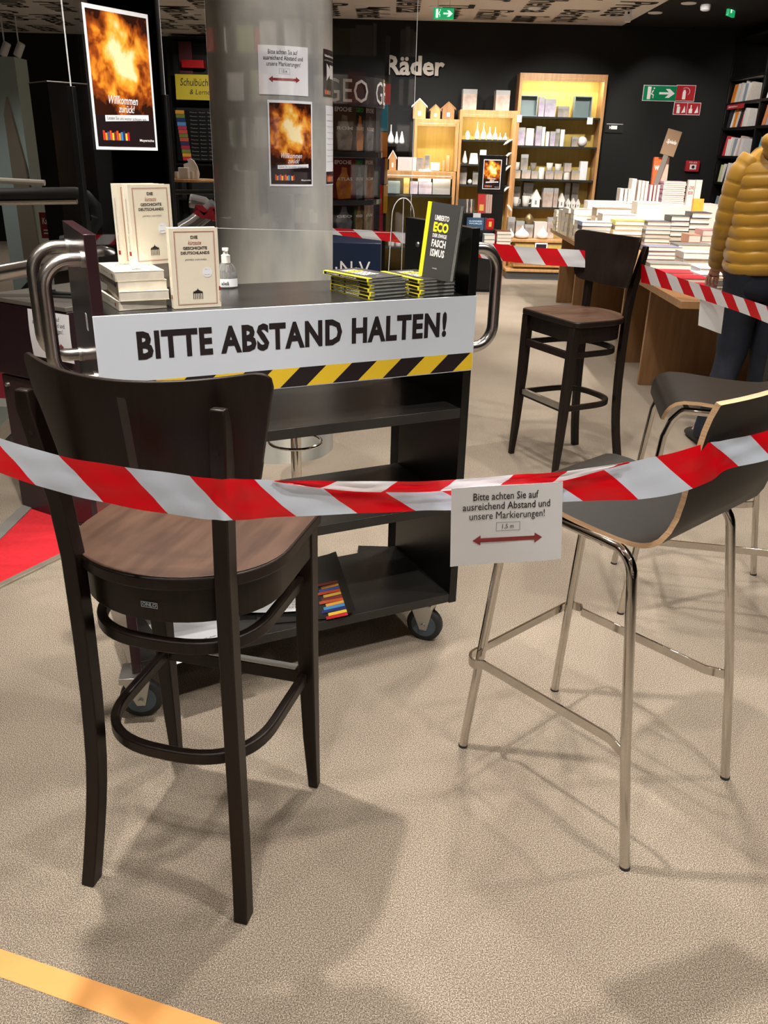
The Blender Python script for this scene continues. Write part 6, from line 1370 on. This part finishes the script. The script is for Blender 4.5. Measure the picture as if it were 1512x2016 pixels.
# skinned body
V_ = []; E_ = []; Rr = []
def jn(p, r, par_=None):
    V_.append(p); Rr.append(r); i = len(V_) - 1
    if par_ is not None: E_.append((par_, i))
    return i
pel = jn((0, 0, .93), (.13, .10)); ch = jn((0, .0, 1.28), (.15, .10), pel); ub = jn((0, .01, 1.46), (.10, .08), ch); nk = jn((0, .03, 1.57), (.055, .055), ub); hd = jn((0, .06, 1.67), (.078, .09), nk); tp = jn((0, .06, 1.77), (.07, .085), hd)
ns = jn((0, .155, 1.68), (.014, .014), hd)
for s in (-1, 1):
    jn((s * .082, .06, 1.675), (.012, .016), hd)
    sh_ = jn((s * .15, .01, 1.44), (.055, .055), ub)
    if s < 0: el = jn((-.222, .03, 1.18), (.042, .042), sh_); wr = jn((-.200, .16, .94), (.027, .027), el); fd_ = Vector((.06, .75, -.65)).normalized()
    else: el = jn((.238, .03, 1.15), (.042, .042), sh_); wr = jn((.20, .24, .99), (.027, .027), el); fd_ = Vector((-.1, .9, -.35)).normalized()
    w3_ = Vector(V_[wr]); pm_ = w3_ + fd_ * .055; pl = jn(tuple(pm_), (.034, .018), wr)
    side = Vector((1, 0, 0)); dn = fd_.cross(side).normalized() * (1 if fd_.cross(side).z < 0 else -1)
    for fi, (o_, l_) in enumerate(((-.028, .062), (-.010, .074), (.010, .070), (.027, .056))):
        b0 = pm_ + side * o_ + fd_ * .035; a_ = jn(tuple(b0), (.009, .009), pl); b_ = jn(tuple(b0 + fd_ * l_ * .5 + dn * .008), (.008, .008), a_); jn(tuple(b0 + fd_ * l_ * .85 + dn * .026), (.0065, .0065), b_)
    tb0 = w3_ + fd_ * .03 - side * s * .03; a_ = jn(tuple(tb0), (.011, .011), wr); b_ = jn(tuple(tb0 - side * s * .022 + fd_ * .03), (.0095, .0095), a_); jn(tuple(tb0 - side * s * .026 + fd_ * .058 + dn * .006), (.008, .008), b_)
    hp = jn((s * .095, 0, .86), (.085, .085), pel)
    if s < 0: kn_ = jn((-.075, .03, .50), (.058, .058), hp); an = jn((-.165, -.07, .09), (.038, .038), kn_); jn((-.19, .08, .04), (.035, .026), an)
    else: kn_ = jn((.10, .03, .50), (.058, .058), hp); an = jn((.11, .02, .09), (.038, .038), kn_); jn((.13, .17, .04), (.035, .026), an)
me = bpy.data.meshes.new('body'); me.from_pydata(V_, E_, []); me.update()
o = bpy.data.objects.new('body', me); COL.objects.link(o); o.parent = PN
md = o.modifiers.new('skin', 'SKIN'); me.skin_vertices.new() if not me.skin_vertices else None
sv = me.skin_vertices[0].data
for i, r in enumerate(Rr): sv[i].radius = r; sv[i].use_root = (i == 0)
md.use_smooth_shade = True; q = o.modifiers.new('sub', 'SUBSURF'); q.levels = 1; q.render_levels = 1
me.materials.append(M_skin)
# hair, eyes and mouth
obj('hair', MB().loft([ell(0, .045 + .0, z, a, b, 20, 2) for z, a, b in ((1.63, .075, .07), (1.67, .090, .085), (1.72, .096, .098), (1.77, .092, .098), (1.81, .075, .082), (1.835, .04, .045), (1.84, .01, .01))]), mat('brown_hair', (.06, .035, .02), .6, noise=.3, nscale=60, stretch=(8, 8, 1)), PN, ang=80)
for s in (-1, 1): obj('eye', MB().lathe([(.001, -.004), (.009, 0), (.001, .004)], 10, Matrix.Translation((s * .032, .148, 1.705)) @ Matrix.Rotation(PI / 2, 4, 'X')), M_ink, PN)
obj('mouth', MB().box(-.022, .022, .146, .150, 1.642, 1.649), M_dred, PN)
# jacket with quilted rows
tab = [(.93, .192, .145), (.96, .205, .152), (1.03, .210, .155), (1.15, .212, .155), (1.28, .220, .155), (1.40, .222, .150), (1.46, .200, .130), (1.52, .150, .105), (1.56, .095, .085)]
rings = []; z = .93; rowh = .060
while z <= 1.56:
    a, b = interp(tab, z); ph = ((z - .93) / rowh) % 1; puff = .008 * abs(math.sin(PI * ph)) ** .4 - .004
    k_ = 1 if z < 1.48 else .5
    rg_ = []
    for k, p in enumerate(ell(0, 0, 0, 1, 1, 44, 2.2)):
        t = 2 * PI * k / 44; w_ = .0025 * math.sin(t * 9 + int((z - .93) / rowh) * 1.7)
        rg_.append((p[0] * (a + puff * k_ + w_), p[1] * (b + puff * k_ + w_), z + .006 * math.sin(t * 3)))
    rings.append(rg_); z += rowh / 8
JK = obj('jacket', MB().loft(rings), M_yel, PN, ang=80)
def sleeve(s, pts):
    P = [Vector(p) for p in pts]; tot = 0; L = [0]
    for i in range(len(P) - 1): tot += (P[i + 1] - P[i]).length; L.append(tot)
    path = []; rad = []
    n = int(tot / rowh) * 8
    for j in range(n + 1):
        d = tot * j / n; i = max(k for k in range(len(L)) if L[k] <= d + 1e-9); i = min(i, len(P) - 2)
        f = (d - L[i]) / (L[i + 1] - L[i]); p0 = P[max(0, i - 1)]; p3 = P[min(len(P) - 1, i + 2)]; p1 = P[i]; p2 = P[i + 1]
        path.append(.5 * ((2 * p1) + (p2 - p0) * f + (2 * p0 - 5 * p1 + 4 * p2 - p3) * f * f + (3 * p1 - p0 - 3 * p2 + p3) * f ** 3))
        base = .066 - .020 * (d / tot); rad.append(base + .005 * abs(math.sin(PI * d / tot * (n / 8))) ** .4)
    return MB().tube(path, .07, 20, radii=rad)
sl = obj('sleeve', sleeve(-1, [(-.150, .0, 1.475), (-.205, .0, 1.38), (-.222, .03, 1.18), (-.213, .09, 1.04), (-.200, .15, .955)]), M_yel, PN, ang=80)
obj('sleeve', sleeve(1, [(.150, .0, 1.465), (.205, .0, 1.36), (.240, .02, 1.16), (.23, .11, 1.07), (.203, .225, 1.0)]), M_yel, PN, ang=80)
hr = []
for i in range(25):
    f = i / 24; z = 1.43 + .215 * f; pr = math.sin(PI * min(1, f * 1.05 + .02)) ** .5
    a = .150 * pr + .012 * abs(math.sin(PI * f * 3)) ** .6; b = .075 * pr + .010 * abs(math.sin(PI * f * 3)) ** .6
    hr.append([(x, y - .105, zz_ + .02 * abs(x) / .12) for x, y, zz_ in ell(0, 0, z, max(a, .01), max(b, .01), 26, 2)])
obj('hood', MB().loft(hr), M_yel, PN, ang=80)
# jeans
def leg(s, pts):
    rings = []
    for (x, y, z, a, b) in pts: rings.append([(p[0], p[1], z + .004 * math.sin(p[0] * 90)) for p in ell(x, y, z, a, b, 20, 2.1)])
    return rings
def dense(pts, n=5):
    out = []
    for i in range(len(pts) - 1):
        for j in range(n): f = j / n; q = [p + (r - p) * f for p, r in zip(pts[i], pts[i + 1])]; w_ = .003 * math.sin(len(out) * 1.3); q[3] += w_; q[4] += w_; out.append(q)
    out.append(list(pts[-1])); return out
obj('trouser_leg', MB().loft(leg(-1, dense([(-.165, -.065, .06, .062, .066), (-.135, -.04, .25, .066, .07), (-.078, .02, .50, .078, .082), (-.085, .01, .72, .094, .1), (-.09, 0, .93, .105, .125)]))), M_denim, PN, ang=80)
obj('trouser_leg', MB().loft(leg(1, dense([(.11, .02, .06, .062, .066), (.105, .02, .25, .066, .07), (.10, .03, .50, .078, .082), (.095, .01, .72, .094, .1), (.09, 0, .93, .105, .125)]))), M_denim, PN, ang=80)
obj('trouser_hips', MB().loft([ell(0, 0, z, a, b, 28, 2.3) for z, a, b in ((.80, .10, .09), (.82, .17, .12), (.88, .192, .132), (.95, .19, .13))]), M_denim, PN, ang=80)
for (x, y, rz_) in ((-.178, .0, .15), (.12, .085, -.1)):
    M_ = Matrix.Translation((x, y, 0)) @ Matrix.Rotation(rz_, 4, 'Z'); b_ = MB()
    rr = [(-.12, .030, .07), (-.10, .040, .085), (-.03, .045, .085), (.05, .047, .06), (.12, .040, .05), (.15, .02, .035)]
    b_.loft([[tuple(M_ @ Vector((w_ * math.cos(t), yy, max(0.0, h_ * .5 + h_ * .5 * math.sin(t))))) for t in [2 * PI * k / 14 for k in range(14)]] for yy, w_, h_ in rr])
    obj('shoe', b_, M_rub, PN, ang=80)
# handbag at the person's side
t = thing('shoulder_bag', 'black leather bag hanging beside the jeans of the person in ochre', 'bag', (pc.x + .12, 4.30, .42), .1)
obj('body', MB().box(-.15, .15, -.05, .05, 0, .26), mat('black_leather', (.010, .010, .011), .35, bump=.4, bscale=120), t, bevel=.03, seg=3)
obj('strap', MB().sweep([(-.13, 0, .24), (-.12, .05, .55), (.0, .06, 1.0 - .06), (.12, .05, .55), (.13, 0, .24)], [(-.003, -.012), (.003, -.012), (.003, .012), (-.003, .012)], up=(0, 1, 0)), mat('black_leather', (.01, .01, .01), .4), t)
# ================================================================== BOOKCASE BEHIND THE CAMERA (mirrored in screens and chrome)
t = thing('bookcase', 'black bookcase full of pale books standing behind the camera', 'bookcase', (0, -2.75, 0))
fr = MB().box(-3.2, 3.2, -.32, -.30, 0, 2.7)
for z in (.3, .7, 1.1, 1.5, 1.9, 2.3, 2.68): fr.box(-3.2, 3.2, -.30, 0, z - .03, z)
for x in (-3.2, -1.6, 0, 1.6, 3.17): fr.box(x, x + .03, -.30, 0, 0, 2.7)
obj('frame', fr, M_black, t, smooth=False)
random.seed(5)
pcs = [MB() for _ in range(6)]
for z in (.3, .7, 1.1, 1.5, 1.9, 2.3):
    x = -3.1
    while x < 3.05:
        w_ = random.choice((.03, .04, .05, .16)); h_ = random.uniform(.19, .28)
        if int((x + w_ + 3.2) / 1.6) != int((x + 3.2) / 1.6): x = (int((x + 3.2) / 1.6) + 1) * 1.6 - 3.2 + .04; continue
        if random.random() < .85: pcs[random.choice((0, 0, 0, 1, 1, 2, 3, 4, 5))].box(x, x + w_ * .94, -.2, -.02, z + .001, z + h_)
        x += w_ + (.0 if random.random() < .8 else .06)
for p_, c_ in zip(pcs, ((.8, .78, .74), (.55, .52, .48), (.5, .05, .05), (.05, .07, .15), (.25, .3, .1), (.03, .03, .03))):
    if p_.v: o = obj('book_row', p_, paint(c_, .5), t, smooth=False); o['kind'] = 'stuff'
ceiling_lamp(-1.3, -1.7, power=2.0, aim=(-1.3, -2.75, 1.6), ang=80, label='ceiling spotlight aimed at the left half of the rear bookcase', group='recessed spotlights above the view')
ceiling_lamp(.9, -1.7, power=2.0, aim=(.9, -2.75, 1.6), ang=80, label='ceiling spotlight aimed at the right half of the rear bookcase', group='recessed spotlights above the view')
